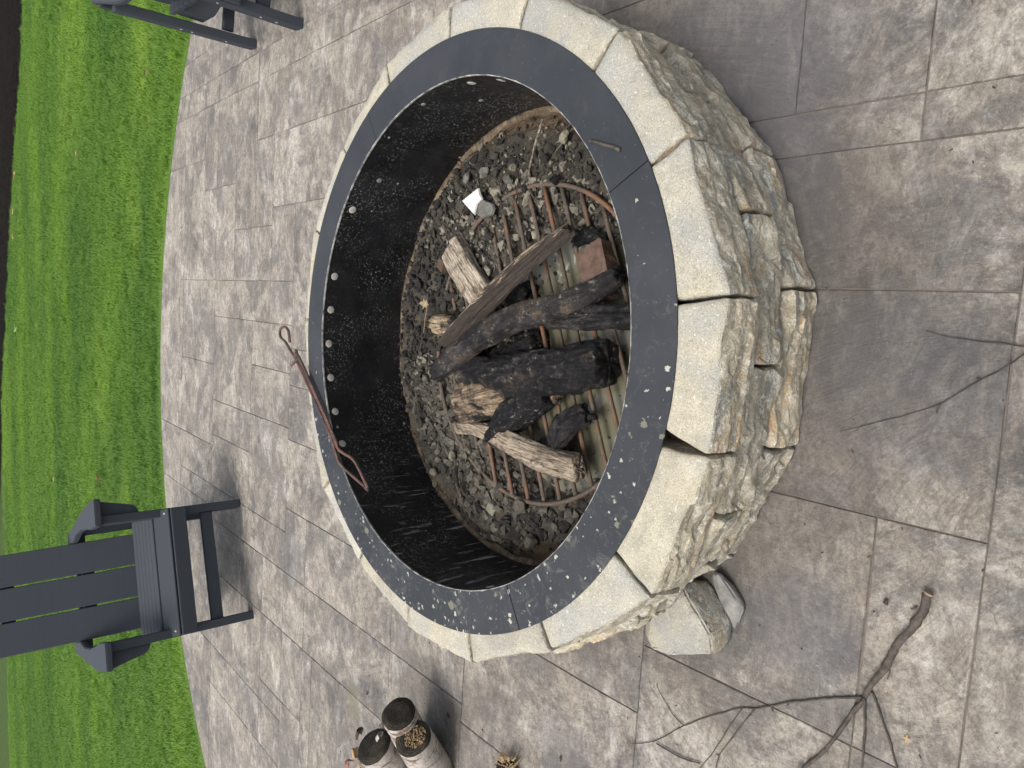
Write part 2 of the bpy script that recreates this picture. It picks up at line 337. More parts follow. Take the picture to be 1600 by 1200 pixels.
M = dict(dullbolt=m_simple('zinc_bolt', (.08, .08, .08), (.24, .24, .23), 140, .45, .3, .001, .5), leafdull=m_simple('dull_leaf', (.16, .12, .07), (.30, .24, .15), 60, .8, .4, .002), flange=m_simple('muddy_rusted_flange', (.035, .028, .02), (.19, .145, .095), 34, .75, .8, .006), patio=m_patio(), joint=m_joint(), split=m_stone(True), sawn=m_stone(False), rim=m_rim(), liner=m_liner(), dirt=m_dirt(), rubble=m_rubble(),
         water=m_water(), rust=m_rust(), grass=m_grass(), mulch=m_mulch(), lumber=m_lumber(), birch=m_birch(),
         soil=m_simple('lawn_soil', (.03, .055, .010), (.05, .085, .018), 12, .95, .8, .02, .2, None, False),
         plug=m_simple('ash_coated_plug', (.30, .28, .245), (.46, .44, .39), 120, .8, .5, .002), hole=m_simple('dark_vent_hole', (.004, .004, .004), (.012, .011, .01), 60, .7),
         screw=m_simple('screw_head', (.35, .36, .37), (.55, .55, .55), 90, .35, .1, .001, .6),
         brick=m_simple('old_red_brick', (.06, .036, .028), (.125, .082, .062), 30, .85, .7, .004, .3, (.8, 1.1)),
         shard=m_simple('white_limestone', (.50, .50, .48), (.72, .71, .67), 40, .8, .6, .004), 
         leaf=m_simple('dry_leaf', (.26, .17, .08), (.42, .31, .17), 40, .7, .4, .002), darkleaf=m_simple('dark_leaf', (.03, .022, .016), (.07, .05, .035), 60, .8),
         redleaf=m_simple('red_brown_leaf', (.16, .06, .035), (.28, .13, .09), 60, .8), greenleaf=m_simple('pale_green_leaf', (.14, .24, .07), (.30, .42, .16), 50, .6),
         edge=m_simple('chipped_edge_ash', (.05, .05, .05), (.40, .39, .36), 38, .8, .5, .002), 
         tongs=m_rust('rusted_tongs', (.045, .038, .037), (.15, .075, .055), .42, .62), twig=m_simple('grey_brown_twig', (.03, .025, .021), (.095, .08, .066), 70, .8, .8, .003),
         twigdark=m_simple('dark_twig', (.03, .024, .02), (.075, .06, .05), 70, .8, .8, .003), cut=m_simple('fresh_cut_wood', (.16, .12, .075), (.30, .23, .155), 60, .8),
         pale=m_wood('weathered_pale_wood', (.55, .48, .38), (.20, .155, .11), .34, .56, .0, tint=(.13, .10, .07)),
         yellow=m_wood('yellowed_wood', (.55, .44, .29), (.24, .165, .10), .35, .55, .38),
         brown=m_wood('brown_stick_wood', (.44, .35, .25), (.15, .105, .07), .36, .54, .0, bark=(.026, .021, .018)),
         weath=m_wood('weathered_split_wood', (.44, .37, .28), (.12, .085, .06), .34, .54, .0, tint=(.06, .048, .038)),
         char=m_char('charred_bark', .65, .42), charb=m_char('charred_dull_branch', .55, .5, (.022, .02, .02)), charp=m_char('charcoal', .1, .02), charash=m_char('ashy_charcoal', 1.1, .12),
         endgrain=m_end(), chip=m_wood('burnt_edge_wood', (.40, .31, .21), (.13, .09, .06), .36, .58, .38),
         moss=m_simple('sawdust_clump', (.24, .16, .08), (.50, .38, .22), 160, .9, .9, .006))

# ------------------------------------------------------------------ object helpers
def tag(o, label=None, cat=None, group=None, kind=None):
    if label: o['label'] = label
    if cat: o['category'] = cat
    if group: o['group'] = group
    if kind: o['kind'] = kind
    return o
def thing(name, label, cat, loc=(0, 0, 0), rotz=0, group=None):
    o = bpy.data.objects.new(name, None); col.objects.link(o); o.location = loc; o.rotation_euler = (0, 0, rotz); o.empty_display_size = .05
    return tag(o, label, cat, group)
def mesh(name, V, F, mats, smooth=False, mi=None):
    me = bpy.data.meshes.new(name); me.from_pydata([tuple(map(float, v)) for v in V], [], [tuple(f) for f in F]); me.update()
    for m in (mats if isinstance(mats, (list, tuple)) else [mats]): me.materials.append(m)
    if mi is not None: me.polygons.foreach_set('material_index', mi)
    if smooth: me.polygons.foreach_set('use_smooth', [True] * len(me.polygons))
    return me
def obj(name, V, F, mats, parent=None, smooth=False, mi=None, local=False, rot=None, center=None):
    """V in world coordinates (or in the parent's own when local). The origin goes to the middle; with rot the mesh keeps its own axes."""
    V = np.array([tuple(v) for v in V], float)
    if rot is None:
        c = V.mean(0) if center is None else np.array(center); me = mesh(name, V - c, F, mats, smooth, mi)
    else:
        c = np.array(center); me = mesh(name, V, F, mats, smooth, mi)
    o = bpy.data.objects.new(name, me); col.objects.link(o); o.location = c
    if rot is not None: o.rotation_euler = rot
    if parent is not None:
        o.parent = parent
        if not local: o.location = Vector(c) - parent.location if parent.parent is None else Vector(c) - parent.parent.location - parent.location
    return o
def cpy(o, parent=None):
    c = o.copy(); col.objects.link(c); c.parent = parent
    for ch in o.children: cpy(ch, c)
    return c
def fuse(parts):
    V, F, n = [], [], 0
    for v, f in parts:
        V += [tuple(x) for x in v]; F += [tuple(i + n for i in q) for q in f]; n += len(v)
    return V, F
def box(x0, x1, y0, y1, z0, z1, b=.003):
    """box with bevelled edges"""
    bm = bmesh.new(); bmesh.ops.create_cube(bm, size=1)
    for v in bm.verts: v.co = Vector(((x0 + x1) / 2 + v.co.x * (x1 - x0), (y0 + y1) / 2 + v.co.y * (y1 - y0), (z0 + z1) / 2 + v.co.z * (z1 - z0)))
    if b: bmesh.ops.bevel(bm, geom=bm.edges[:], offset=b, segments=2, affect='EDGES', profile=.5)
    r = ([v.co.copy() for v in bm.verts], [[v.index for v in f.verts] for f in bm.faces]); bm.free(); return r
def prism(poly, x0, x1, b=.003, axis='X'):
    """outline given as (y, z) pairs extruded along x, edges bevelled"""
    bm = bmesh.new(); vs = [bm.verts.new((x0, p[0], p[1])) for p in poly]; f = bm.faces.new(vs)
    r = bmesh.ops.extrude_face_region(bm, geom=[f]); 
    for e in r['geom']:
        if isinstance(e, bmesh.types.BMVert): e.co.x = x1
    bmesh.ops.recalc_face_normals(bm, faces=bm.faces)
    if b: bmesh.ops.bevel(bm, geom=bm.edges[:], offset=b, segments=2, affect='EDGES', profile=.5)
    bm.verts.index_update(); r = ([v.co.copy() for v in bm.verts], [[v.index for v in f.verts] for f in bm.faces]); bm.free(); return r
def frame_from(d):
    d = Vector(d).normalized(); up = Vector((0, 0, 1)) if abs(d.z) < .95 else Vector((1, 0, 0))
    s = d.cross(up).normalized(); u = s.cross(d).normalized(); return d, s, u
def tube(P, rad, n=8, cap=True, wob=0, seed=0):
    P = [Vector(p) for p in P]; V, F = [], []
    for i, p in enumerate(P):
        d = (P[min(i + 1, len(P) - 1)] - P[max(i - 1, 0)]); _, s, u = frame_from(d)
        r = rad[i] if isinstance(rad, (list, tuple)) else rad
        for k in range(n):
            a = 2 * PI * k / n; rr = r * (1 + wob * mn.noise(Vector((seed + p.x * 40, p.y * 40, k * .9))))
            V.append(p + (s * math.cos(a) + u * math.sin(a)) * rr)
    for i in range(len(P) - 1):
        for k in range(n): F.append((i * n + k, i * n + (k + 1) % n, (i + 1) * n + (k + 1) % n, (i + 1) * n + k))
    if cap: F.append(tuple(range(n - 1, -1, -1))); F.append(tuple(range((len(P) - 1) * n, len(P) * n)))
    return V, F
def smooth_path(pts, sub=4):
    P = [Vector(p) for p in pts]; out = []
    for i in range(len(P) - 1):
        a, b, c, d = P[max(i - 1, 0)], P[i], P[i + 1], P[min(i + 2, len(P) - 1)]
        for k in range(sub):
            t = k / sub; out.append(.5 * ((2 * b) + (c - a) * t + (2 * a - 5 * b + 4 * c - d) * t * t + (-a + 3 * b - 3 * c + d) * t**3))
    return out + [P[-1]]
_LAT = {}
def lattice(nx, ny, nz):
    key = (nx, ny, nz)
    if key in _LAT: return _LAT[key]
    idx = {}; V = []; F = []; side = []
    def lin(i, n):
        if n < 4: return -1 + 2 * i / n
        e = .10                       # two tight rows near each edge
        if i == 0: return -1.
        if i == n: return 1.
        return -1 + e + (2 - 2 * e) * (i - 1) / (n - 2)
    def vid(i, j, k):
        q = (i, j, k)
        if q not in idx: idx[q] = len(V); V.append((lin(i, nx), lin(j, ny), lin(k, nz)))
        return idx[q]
    for i in range(nx):
        for j in range(ny):
            F.append((vid(i, j, nz), vid(i + 1, j, nz), vid(i + 1, j + 1, nz), vid(i, j + 1, nz))); side.append(0)
            F.append((vid(i, j, 0), vid(i, j + 1, 0), vid(i + 1, j + 1, 0), vid(i + 1, j, 0))); side.append(1)
    for i in range(nx):
        for k in range(nz):
            F.append((vid(i, 0, k), vid(i + 1, 0, k), vid(i + 1, 0, k + 1), vid(i, 0, k + 1))); side.append(1)
            F.append((vid(i, ny, k), vid(i, ny, k + 1), vid(i + 1, ny, k + 1), vid(i + 1, ny, k))); side.append(1)
    for j in range(ny):
        for k in range(nz):
            F.append((vid(0, j, k), vid(0, j, k + 1), vid(0, j + 1, k + 1), vid(0, j + 1, k))); side.append(1)
            F.append((vid(nx, j, k), vid(nx, j + 1, k), vid(nx, j + 1, k + 1), vid(nx, j, k + 1))); side.append(1)
    _LAT[key] = (V, F, side); return _LAT[key]
def hullrock(n, sx, sy, sz, rg, jag=.35):
    bm = bmesh.new()
    for i in range(n):
        v = Vector((rg.gauss(0, 1), rg.gauss(0, 1), rg.gauss(0, 1))).normalized() * rg.uniform(1 - jag, 1)
        bm.verts.new((v.x * sx, v.y * sy, v.z * sz))
    bmesh.ops.convex_hull(bm, input=bm.verts[:]); 
    for v in [v for v in bm.verts if not v.link_faces]: bm.verts.remove(v)
    bm.verts.index_update()
    r = ([v.co.copy() for v in bm.verts], [[v.index for v in f.verts] for f in bm.faces]); bm.free(); return r

# ------------------------------------------------------------------ SETTING: ground, lawn, mulch
YAW = -0.13007821
ca, sa = math.cos(YAW), math.sin(YAW)
def ab2w(a, b): return (a * ca - b * sa, a * sa + b * ca)
edge_px = [(312, 0), (300, 50), (290, 100), (275, 190), (260, 300), (252, 400), (250, 480), (250, 560), (252, 620), (256, 700), (262, 780), (275, 900), (285, 1000), (300, 1100), (315, 1200)]
E = np.array([at(*p)[:2] for p in edge_px])
# least squares circle through the lawn edge
Aq = np.c_[2 * E, np.ones(len(E))]; sol = np.linalg.lstsq(Aq, (E**2).sum(1), rcond=None)[0]
PCX, PCY = sol[0], sol[1]; PR = math.sqrt(sol[2] + PCX**2 + PCY**2)
print('patio circle', PCX, PCY, PR)
arc = [(PCX + PR * math.cos(2 * PI * i / 120), PCY + PR * math.sin(2 * PI * i / 120)) for i in range(120)]

def disc(name, cx, cy, r, z, m, n=64):
    return obj(name, [(cx + r * math.cos(2 * PI * i / n), cy + r * math.sin(2 * PI * i / n), z) for i in range(n)], [tuple(range(n))], m, center=(cx, cy, z))
tag(disc('ground', 0, 0, 300, -.10, M['soil']), kind='structure')
# lawn bed: undulating sheet between patio and mulch
def grid(x0, x1, y0, y1, nx, ny, zf):
    V = [(x0 + (x1 - x0) * i / nx, y0 + (y1 - y0) * j / ny, 0) for j in range(ny + 1) for i in range(nx + 1)]
    V = [(x, y, zf(x, y)) for x, y, _ in V]
    F = [(j * (nx + 1) + i, j * (nx + 1) + i + 1, (j + 1) * (nx + 1) + i + 1, (j + 1) * (nx + 1) + i) for j in range(ny) for i in range(nx)]
    return V, F
V, F = grid(-14, 12, -6, 16, 90, 80, lambda x, y: -.05 + .012 * mn.noise(Vector((x * .7, y * .7, 0))))
tag(obj('lawn_ground', V, F, M['soil'], smooth=True), kind='structure')
MU = [at(30, 0), at(28, 100), at(20, 200), at(12, 350), at(5, 500), at(-3, 650)]
def mulch_y(x):             # near edge of the mulch bed, y for a given x
    pts = sorted([(p.x, p.y) for p in MU])
    if x <= pts[0][0]: return pts[0][1] + (pts[0][0] - x) * .35
    for (xa, ya), (xb, yb) in zip(pts, pts[1:]):
        if x <= xb: return ya + (yb - ya) * (x - xa) / (xb - xa)
    return pts[-1][1] - (x - pts[-1][0]) * .1
nx = 120; V = []; F = []
for j in range(13):
    for i in range(nx + 1):
        x = -14 + 26 * i / nx; y0 = mulch_y(x) + .07 * mn.noise(Vector((x * 5, 0, 3)))
        V.append((x, y0 + 6 * (j / 12)**1.6, -.045 + min(j, 3) * .03 + .03 * mn.noise(Vector((x * 8, j * 3.1, 1)))))
F = [(j * (nx + 1) + i, j * (nx + 1) + i + 1, (j + 1) * (nx + 1) + i + 1, (j + 1) * (nx + 1) + i) for j in range(12) for i in range(nx)]
tag(obj('mulch_bed', V, F, M['mulch'], smooth=True), kind='structure')

# ------------------------------------------------------------------ SETTING: stamped concrete patio, slab by slab
SEG_A = [(-1.10, -.66, .40), (-.93, .40, 1.2), (-.89, -1.4, -.24), (-.68, .5, 1.4), (-.45, -1.1, -.5), (.21, -1.7, -.68), (.65, -2.2, -.68), (1.32, -2.1, -1.0), (1.53, -.6, .18), (1.53, -2.2, -.68),
         (1.54, -1.16, -.6), (1.77, .0, .5), (1.78, -2.6, -1.08), (1.97, .40, 1.2), (2.01, -1.1, -.12), (2.23, .41, 1.5), (2.25, .18, .42), (2.50, -.9, 1.9), (2.70, .18, .9), (3.04, -1.1, 1.1), (2.45, -3.0, -1.08), (3.1, -.68, .18)]
SEG_B = [(-2.05, 1.32, 2.45), (-1.85, 1.53, 2.7), (-1.75, 1.32, 1.78), (-1.42, .65, 2.45), (-1.14, .21, 2.01), (-1.08, 2.45, 3.2), (-.94, 1.54, 2.5), (-.85, 1.0, 1.54), (-.81, -.45, .21), (-.74, 2.5, 3.5),
         (-.68, -1.1, -.45), (-.68, 2.01, 2.5), (-.54, 1.32, 1.54), (-.49, 1.54, 2.5), (-.24, -1.10, -.45), (-.44, 3.04, 3.5), (-.28, 2.5, 3.04), (-.25, 1.53, 1.77), (-.14, 1.1, 1.53), (-.12, 3.04, 3.5), (-.04, 1.53, 2.5),
         (.18, -1.10, -.68), (.18, 1.53, 3.5), (.41, 1.77, 2.25), (.48, -1.1, -.6), (.50, 1.2, 1.53), (.63, 2.25, 2.7), (.80, 2.7, 3.2), (.84, 1.0, 1.77), (.91, .9, 1.1), (1.07, 1.53, 2.5), (1.09, 2.5, 3.3), (1.37, 2.25, 3.0), (.40, -2.0, -.93), (-.3, .65, 1.32)]
# the pattern goes on outside the photograph
for b in (-3.6, -3.1, -2.6, -2.2, -1.75, -1.45): SEG_A.append((b, -4.5, 4.5))
for b in (-.7, -.2, .5, 1.1): SEG_A.append((b, 1.2, 4.5)); SEG_A.append((b + .13, -4.5, -2.05))
SEG_B += [(1.2, -1.75, 3.4), (1.75, -1.2, 3.0), (-2.6, -1.2, 3.4), (-3.1, -.9, 2.0), (2.3, -1.5, 2.8), (2.9, -1.2, 2.0), (-3.6, -1.4, 1.2), (-1.5, -1.45, -.45), (-1.2, -.45, .21)]
for k in range(20): bb = [-3.6, -3.1, -2.6, -2.2, -1.75][k % 5]; SEG_B.append((-3.6 + .37 * k + .05 * (k % 3), bb, [-3.1, -2.6, -2.2, -1.75, -1.45][k % 5]))
def build_slabs():
    A0, A1, B0, B1 = -5.2, 5.2, -4.2, 5.2
    cb = sorted(set([B0, B1] + [round(s[0], 2) for s in SEG_A])); cA = sorted(set([A0, A1] + [round(s[0], 2) for s in SEG_B]))
    def dedupe(v):
        o = [v[0]]
        for x in v[1:]:
            if x - o[-1] > .045: o.append(x)
        return o
    cb, cA = dedupe(cb), dedupe(cA)
    sn = lambda v, L: min(range(len(L)), key=lambda i: abs(L[i] - v))
    na, nb = len(cA) - 1, len(cb) - 1
    HA = np.zeros((nb + 1, na), bool); HB = np.zeros((na + 1, nb), bool)     # wall along a at line b ; wall along b at line a
    for b, a0, a1 in SEG_A: HA[sn(b, cb), sn(a0, cA):sn(a1, cA)] = True
    for a, b0, b1 in SEG_B: HB[sn(a, cA), sn(b0, cb):sn(b1, cb)] = True
    HA[0] = HA[-1] = True; HB[0] = HB[-1] = True
    for it in range(60):                 # run loose ends on to the next joint
        ch = False
        for j in range(1, nb):
            for i in range(na + 1):
                l = i > 0 and HA[j, i - 1]; r_ = i < na and HA[j, i]; dn = HB[i, j - 1]; up = HB[i, j]
                k = int(l) + int(r_) + int(dn) + int(up)
                if k == 1 and 0 < i < na:
                    if l: HA[j, i] = True
                    elif r_: HA[j, i - 1] = True
                    elif dn: HB[i, j] = True
                    else: HB[i, j - 1] = True
                    ch = True
        if not ch: break
    reg = -np.ones((na, nb), int); n = 0; cells = []
    for i in range(na):
        for j in range(nb):
            if reg[i, j] >= 0: continue
            st = [(i, j)]; reg[i, j] = n; L = []
            while st:
                p, q = st.pop(); L.append((p, q))
                for (x, y, wall) in ((p - 1, q, HB[p, q]), (p + 1, q, HB[p + 1, q]), (p, q - 1, HA[q, p]), (p, q + 1, HA[q + 1, p])):
                    if 0 <= x < na and 0 <= y < nb and reg[x, y] < 0 and not wall: reg[x, y] = n; st.append((x, y))
            cells.append(L); n += 1
    polys = []
    for L in cells:
        # widest rectangles first: cut every region into rectangles so that each slab is a plain block
        S_ = set(L)
        while S_:
            i, j = min(S_); i1 = i
            j1 = j
            while (i, j1 + 1) in S_: j1 += 1
            while all((i1 + 1, q) in S_ for q in range(j, j1 + 1)): i1 += 1
            for p in range(i, i1 + 1):
                for q in range(j, j1 + 1): S_.discard((p, q))
            polys.append((cA[i], cA[i1 + 1], cb[j], cb[j1 + 1]))
    return polys
def clip(poly, arc_):
    for k in range(len(arc_)):
        p, q = arc_[k], arc_[(k + 1) % len(arc_)]; ex, ey = q[0] - p[0], q[1] - p[1]; out = []
        f = lambda c: ex * (c[1] - p[1]) - ey * (c[0] - p[0])
        for i in range(len(poly)):
            a, b = poly[i], poly[(i + 1) % len(poly)]; fa, fb = f(a), f(b)
            if fa >= 0: out.append(a)
            if (fa >= 0) != (fb >= 0): t = fa / (fa - fb); out.append((a[0] + (b[0] - a[0]) * t, a[1] + (b[1] - a[1]) * t))
        poly = out
        if len(poly) < 3: return []
    return poly
patio = tag(disc('patio', PCX, PCY, PR - .004, -.0042, M['joint'], 120), kind='structure')
patio.name = 'patio'
rs = random.Random(3)
arc_in = [(PCX + (PR - .001) * math.cos(2 * PI * i / 120), PCY + (PR - .001) * math.sin(2 * PI * i / 120)) for i in range(120)]
for (a0, a1, b0, b1) in build_slabs():
    g = .0011
    if a1 - a0 < .03 or b1 - b0 < .03: continue
    j = lambda: rs.uniform(-.0012, .0012)
    n1 = max(2, int((a1 - a0) / .09)); n2 = max(2, int((b1 - b0) / .09)); P = []
    for k in range(n1): P.append((a0 + g + (a1 - a0 - 2 * g) * k / n1, b0 + g + j()))
    for k in range(n2): P.append((a1 - g + j(), b0 + g + (b1 - b0 - 2 * g) * k / n2))
    for k in range(n1): P.append((a1 - g - (a1 - a0 - 2 * g) * k / n1, b1 - g + j()))
    for k in range(n2): P.append((a0 + g + j(), b1 - g - (b1 - b0 - 2 * g) * k / n2))
    W = clip([ab2w(*p) for p in P], arc_in)
    if len(W) < 3: continue
    area = abs(sum(W[i][0] * W[i - 1][1] - W[i - 1][0] * W[i][1] for i in range(len(W)))) / 2
    if area < .002: continue
    cx = sum(p[0] for p in W) / len(W); cy = sum(p[1] for p in W) / len(W); n = len(W); Vv = []
    for (dz, sh) in ((-.03, 0), (-.0028, 0), (-.0006, .0012), (0, .0030)):
        for (x, y) in W:
            dl = math.hypot(x - cx, y - cy) or 1; Vv.append((x + (cx - x) / dl * sh, y + (cy - y) / dl * sh, dz))
    Ff = [tuple(range(3 * n, 4 * n))]
    for r_ in range(3):
        for k in range(n): Ff.append((r_ * n + k, r_ * n + (k + 1) % n, (r_ + 1) * n + (k + 1) % n, (r_ + 1) * n + k))
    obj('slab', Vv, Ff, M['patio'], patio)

# ------------------------------------------------------------------ FIRE PIT WALL
wall = thing('fire_pit_wall', 'round dry-laid wall of pale split stones holding the fire ring', 'stone wall', (0, 0, 0))
def facet(P, sc_, seed):
    q = P * sc_ + Vector((seed * 1.7, seed * .9, seed * 2.3)); pt = mn.voronoi(q)[1][0]
    n_ = mn.noise_vector(pt * 7.31); return n_.dot(q - pt) * 1.5 + mn.noise(pt * 3.17) * .7
def wall_stone(th0, th1, ro0, ro1, z0, z1, seed, ri=.622, gi0=0, gi1=0, rough=.013, res=(16, 9, 6), slope=.0, tilt=0):
    """one stone: tangential (x), radial (y), upright (z)"""
    L, Fc, side = lattice(*res); g = .0028
    o0 = Vector((math.cos(th0), math.sin(th0), 0)); o1 = Vector((math.cos(th1), math.sin(th1), 0))
    t0 = Vector((-o0.y, o0.x, 0)); t1 = Vector((-o1.y, o1.x, 0))
    A, B = o0 * ro0 + t0 * g, o1 * ro1 - t1 * g
    C, D = o0 * ri + t0 * (g + gi0), o1 * ri - t1 * (g + gi1)
    lx = ((A - B).length + (C - D).length) / 4; ly = ((A - C).length + (B - D).length) / 4; lz = (z1 - z0) / 2
    rg = random.Random(seed); rho = rg.uniform(.006, .010); V = []
    om = (o0 + o1).normalized()
    for (x, y, z) in L:
        p = [x * lx, y * ly, z * lz]; h = [lx, ly, lz]
        # corner rounding (upright corners get a broad radius)
        q = [max(-(h[i] - rho), min(h[i] - rho, p[i])) for i in range(3)]; d = Vector([p[i] - q[i] for i in range(3)])
        if d.length > 1e-9: d = d.normalized() * rho; p = [q[i] + d[i] for i in range(3)]
        u = (p[0] / lx + 1) / 2; v = (p[1] / ly + 1) / 2; w = p[2] + lz
        P = (C * (1 - u) + D * u) * (1 - v) + (A * (1 - u) + B * u) * v
        P.z = z0 + w
        s = Vector((P.x * 7 + seed * 3.1, P.y * 7, P.z * 13)); f = max(0, (v - .6) / .4)
        top = 1 if z > .99 else 0
        big = mn.noise(s) + .6 * abs(mn.noise(s * 2.3 + Vector((5, 1, 2)))) + .35 * mn.noise(s * 5.1)
        st = mn.noise(Vector((P.x * 3 + seed, P.y * 3, P.z * 55))) * .35
        amp = rough * (1.0 if not top else .8)
        fc = 0 if top or f <= 0 else facet(Vector((P.x, P.y, P.z * 1.6)), 17, seed) * .55 + facet(Vector((P.x, P.y, P.z * 1.3)), 44, seed + 5) * .16
        P += om * (f * amp * (big * .7 + st + fc) * 1.3 - slope * f * (w / (2 * lz)) )
        # chipped arris: the top outer edge drops a little here and there
        if v > .8 and w > lz * 1.2: P.z -= max(0, mn.noise(Vector((P.x * 16 + seed, P.y * 16, 7))) ) * .012 * (v - .8) / .2 + .0025 * (v > .95)
        P += Vector((-om.y, om.x, 0)) * (mn.noise(s * 3 + Vector((9, 9, 9))) * .0042 * (abs(x) > .95))
        if top: P.z += mn.noise(s * 4) * .0012
        P.z += tilt * (u - .5)
        V.append(P)
    o = obj('stone', V, Fc, [M['sawn'] if z1 > .25 else M['split'], M['split']], wall, smooth=True, mi=side)
    me = o.data; me.polygons.foreach_set('use_smooth', [k == 0 for k in side])
    return o
TOPJ = [(-27, .790), (-48.1, .788), (-68.3, .785), (-88.9, .800), (-108, .795), (-128.7, .806), (-151, .762), (-172.3, .774), (-193, .766), (-214, .747), (-235.9, .768), (-255.8, .735), (-278.3, .744), (-300.3, .757), (-322, .749), (-344.2, .775), (-366, .785)]
ZT = H - .0035
for i, (a, ro) in enumerate(TOPJ):
    b, rb = TOPJ[i + 1] if i + 1 < len(TOPJ) else (TOPJ[0][0] - 360, TOPJ[0][1])
    k = len(TOPJ)
    wob = (.010 if i in (2, 3, 4, 5) else .004)
    gi = {3: (.004, .020), 4: (.026, .004), 2: (.002, .006)}.get(i, (.001, .001))
    wall_stone(R(b), R(a), rb, ro, .2115, ZT, 11 + i, gi0=gi[1], gi1=gi[0], rough=.0075, slope=.004, res=(30, 12, 11))
MIDJ = [(-17, .77), (-37, .775), (-57.5, .772), (-77.3, .79), (-97.2, .782), (-117.5, .79), (-139, .785), (-160, .77)] + [(-160 - 19.7 * k, .758 + .012 * ((k * 7) % 3 - 1)) for k in range(1, 11)]
BOTJ = [(-23, .785), (-43, .788), (-66.2, .785), (-86.8, .790), (-108.6, .788), (-128.5, .775), (-150, .735), (-171, .755)] + [(-171 - 21 * k, .76 + .012 * ((k * 5) % 3 - 1)) for k in range(1, 10)]
for J, z0, z1, sd_ in ((MIDJ, .106, .2095, 100), (BOTJ, -.001, .1045, 200)):
    for i, (a, ro) in enumerate(J):
        b, rb = J[i + 1] if i + 1 < len(J) else (J[0][0] - 360, J[0][1])
        vis = i < 7
        wall_stone(R(b), R(a), rb, ro, z0, z1, sd_ + i, rough=.010, res=(30, 10, 11) if vis else (10, 5, 5), slope=-.003, tilt=rnd.uniform(-.003, .003))

# ------------------------------------------------------------------ STEEL FIRE RING
ring = thing('steel_fire_ring', 'dark grey flanged steel ring with black inner wall, set into the stone wall', 'fire ring', (0, 0, 0))
SE = [-67.7, -156.3, -246, -335]
def ringseg(a0, a1, r0, r1, z0, z1, n=40):
    V, F = [], []
    for k in range(n + 1):
        a = R(a0 + (a1 - a0) * k / n)
        for (r_, z) in ((r0, z0), (r0, z1 - .0008), (r0 + .0008, z1), (r1 - .0008, z1), (r1, z1 - .0008), (r1, z0)): V.append((r_ * math.cos(a), r_ * math.sin(a), z))
    for k in range(n):
        for q in range(6): F.append((k * 6 + q, (k + 1) * 6 + q, (k + 1) * 6 + (q + 1) % 6, k * 6 + (q + 1) % 6))
    F.append((0, 1, 2, 3, 4, 5)); F.append(tuple(n * 6 + q for q in (5, 4, 3, 2, 1, 0)))
    return V, F
for i, a in enumerate(SE):
    b = SE[(i + 1) % 4] if i < 3 else SE[0] - 360
    V, F = ringseg(b + .09, a - .09, RI, S, H - .0035, H + (.0006 if i % 2 else 0))
    obj('rim_segment', V, F, M['rim'], ring, center=(0, 0, H))
    V, F = ringseg(b + .05, a - .05, RI + .0005, RI + .0045, .004, H - .004)
    obj('liner_panel', V, F, M['liner'], ring, center=(0, 0, H / 2))
# bare, ash-caked inner lip of the rim
V, F = [], []
n = 360
for k in range(n):
    a = 2 * PI * k / n; j1 = .0016 * abs(mn.noise(Vector((math.cos(a) * 12, math.sin(a) * 12, 3)))) + .0018 * max(0, mn.noise(Vector((math.cos(a) * 40, math.sin(a) * 40, 8))))
    for (r_, z) in ((RI - .0012, H - .003), (RI - .0008, H + .0007), (RI + .0004 + j1, H + .0011), (RI + .0004 + j1, H - .002)): V.append((r_ * math.cos(a), r_ * math.sin(a), z))
for k in range(n):
    for q in range(4): k2 = (k + 1) % n; F.append((k * 4 + q, k2 * 4 + q, k2 * 4 + (q + 1) % 4, k * 4 + (q + 1) % 4))
obj('rim_lip', V, F, M['edge'], ring, center=(0, 0, H))
def dome(r_, h, n=14, rings=3):
    V, F = [], []
    for k in range(rings):
        t = k / rings * PI / 2
        for i in range(n): V.append((r_ * math.cos(t) * math.cos(2 * PI * i / n), r_ * math.cos(t) * math.sin(2 * PI * i / n), h * math.sin(t)))
    V.append((0, 0, h))
    for k in range(rings - 1):
        for i in range(n): F.append((k * n + i, k * n + (i + 1) % n, (k + 1) * n + (i + 1) % n, (k + 1) * n + i))
    for i in range(n): F.append(((rings - 1) * n + i, (rings - 1) * n + (i + 1) % n, rings * n))
    return V, F
for i in range(4):                                             # wavy rusted foot flange where the ring stands in the mud
    V, F = [], []; n = 60; a0, a1 = R(SE[i] - 89), R(SE[i] - .5)
    for k in range(n + 1):
        a = a0 + (a1 - a0) * k / n; w = .016 + .012 * mn.noise(Vector((math.cos(a) * 7, math.sin(a) * 7, 2))) + .006 * mn.noise(Vector((math.cos(a) * 25, math.sin(a) * 25, 2))); z = .034 + .007 * mn.noise(Vector((math.cos(a) * 5, math.sin(a) * 5, 9)))
        for (r_, zz) in ((RI - .0002, z + .004), (RI - w * .5, z + .001 + .003 * mn.noise(Vector((math.cos(a) * 30, math.sin(a) * 30, 6)))), (RI - w, z - .002), (RI - w, z - .005), (RI - .0002, z - .002)): V.append((r_ * math.cos(a), r_ * math.sin(a), zz))
    for k in range(n):
        for q in range(5): F.append((k * 5 + q, (k + 1) * 5 + q, (k + 1) * 5 + (q + 1) % 5, k * 5 + (q + 1) % 5))
    obj('foot_flange', V, F, M['flange'], ring, smooth=True)
DM = {}
for key, m, r_, h in (('plug', M['plug'], .0115, .0016), ('hole', M['hole'], .0115, .001), ('bolt', M['dullbolt'], .0065, .002)):
    V, F = dome(r_, h); DM[key] = mesh('vent_disc' if key != 'bolt' else 'bolt', V, F, m, smooth=True)
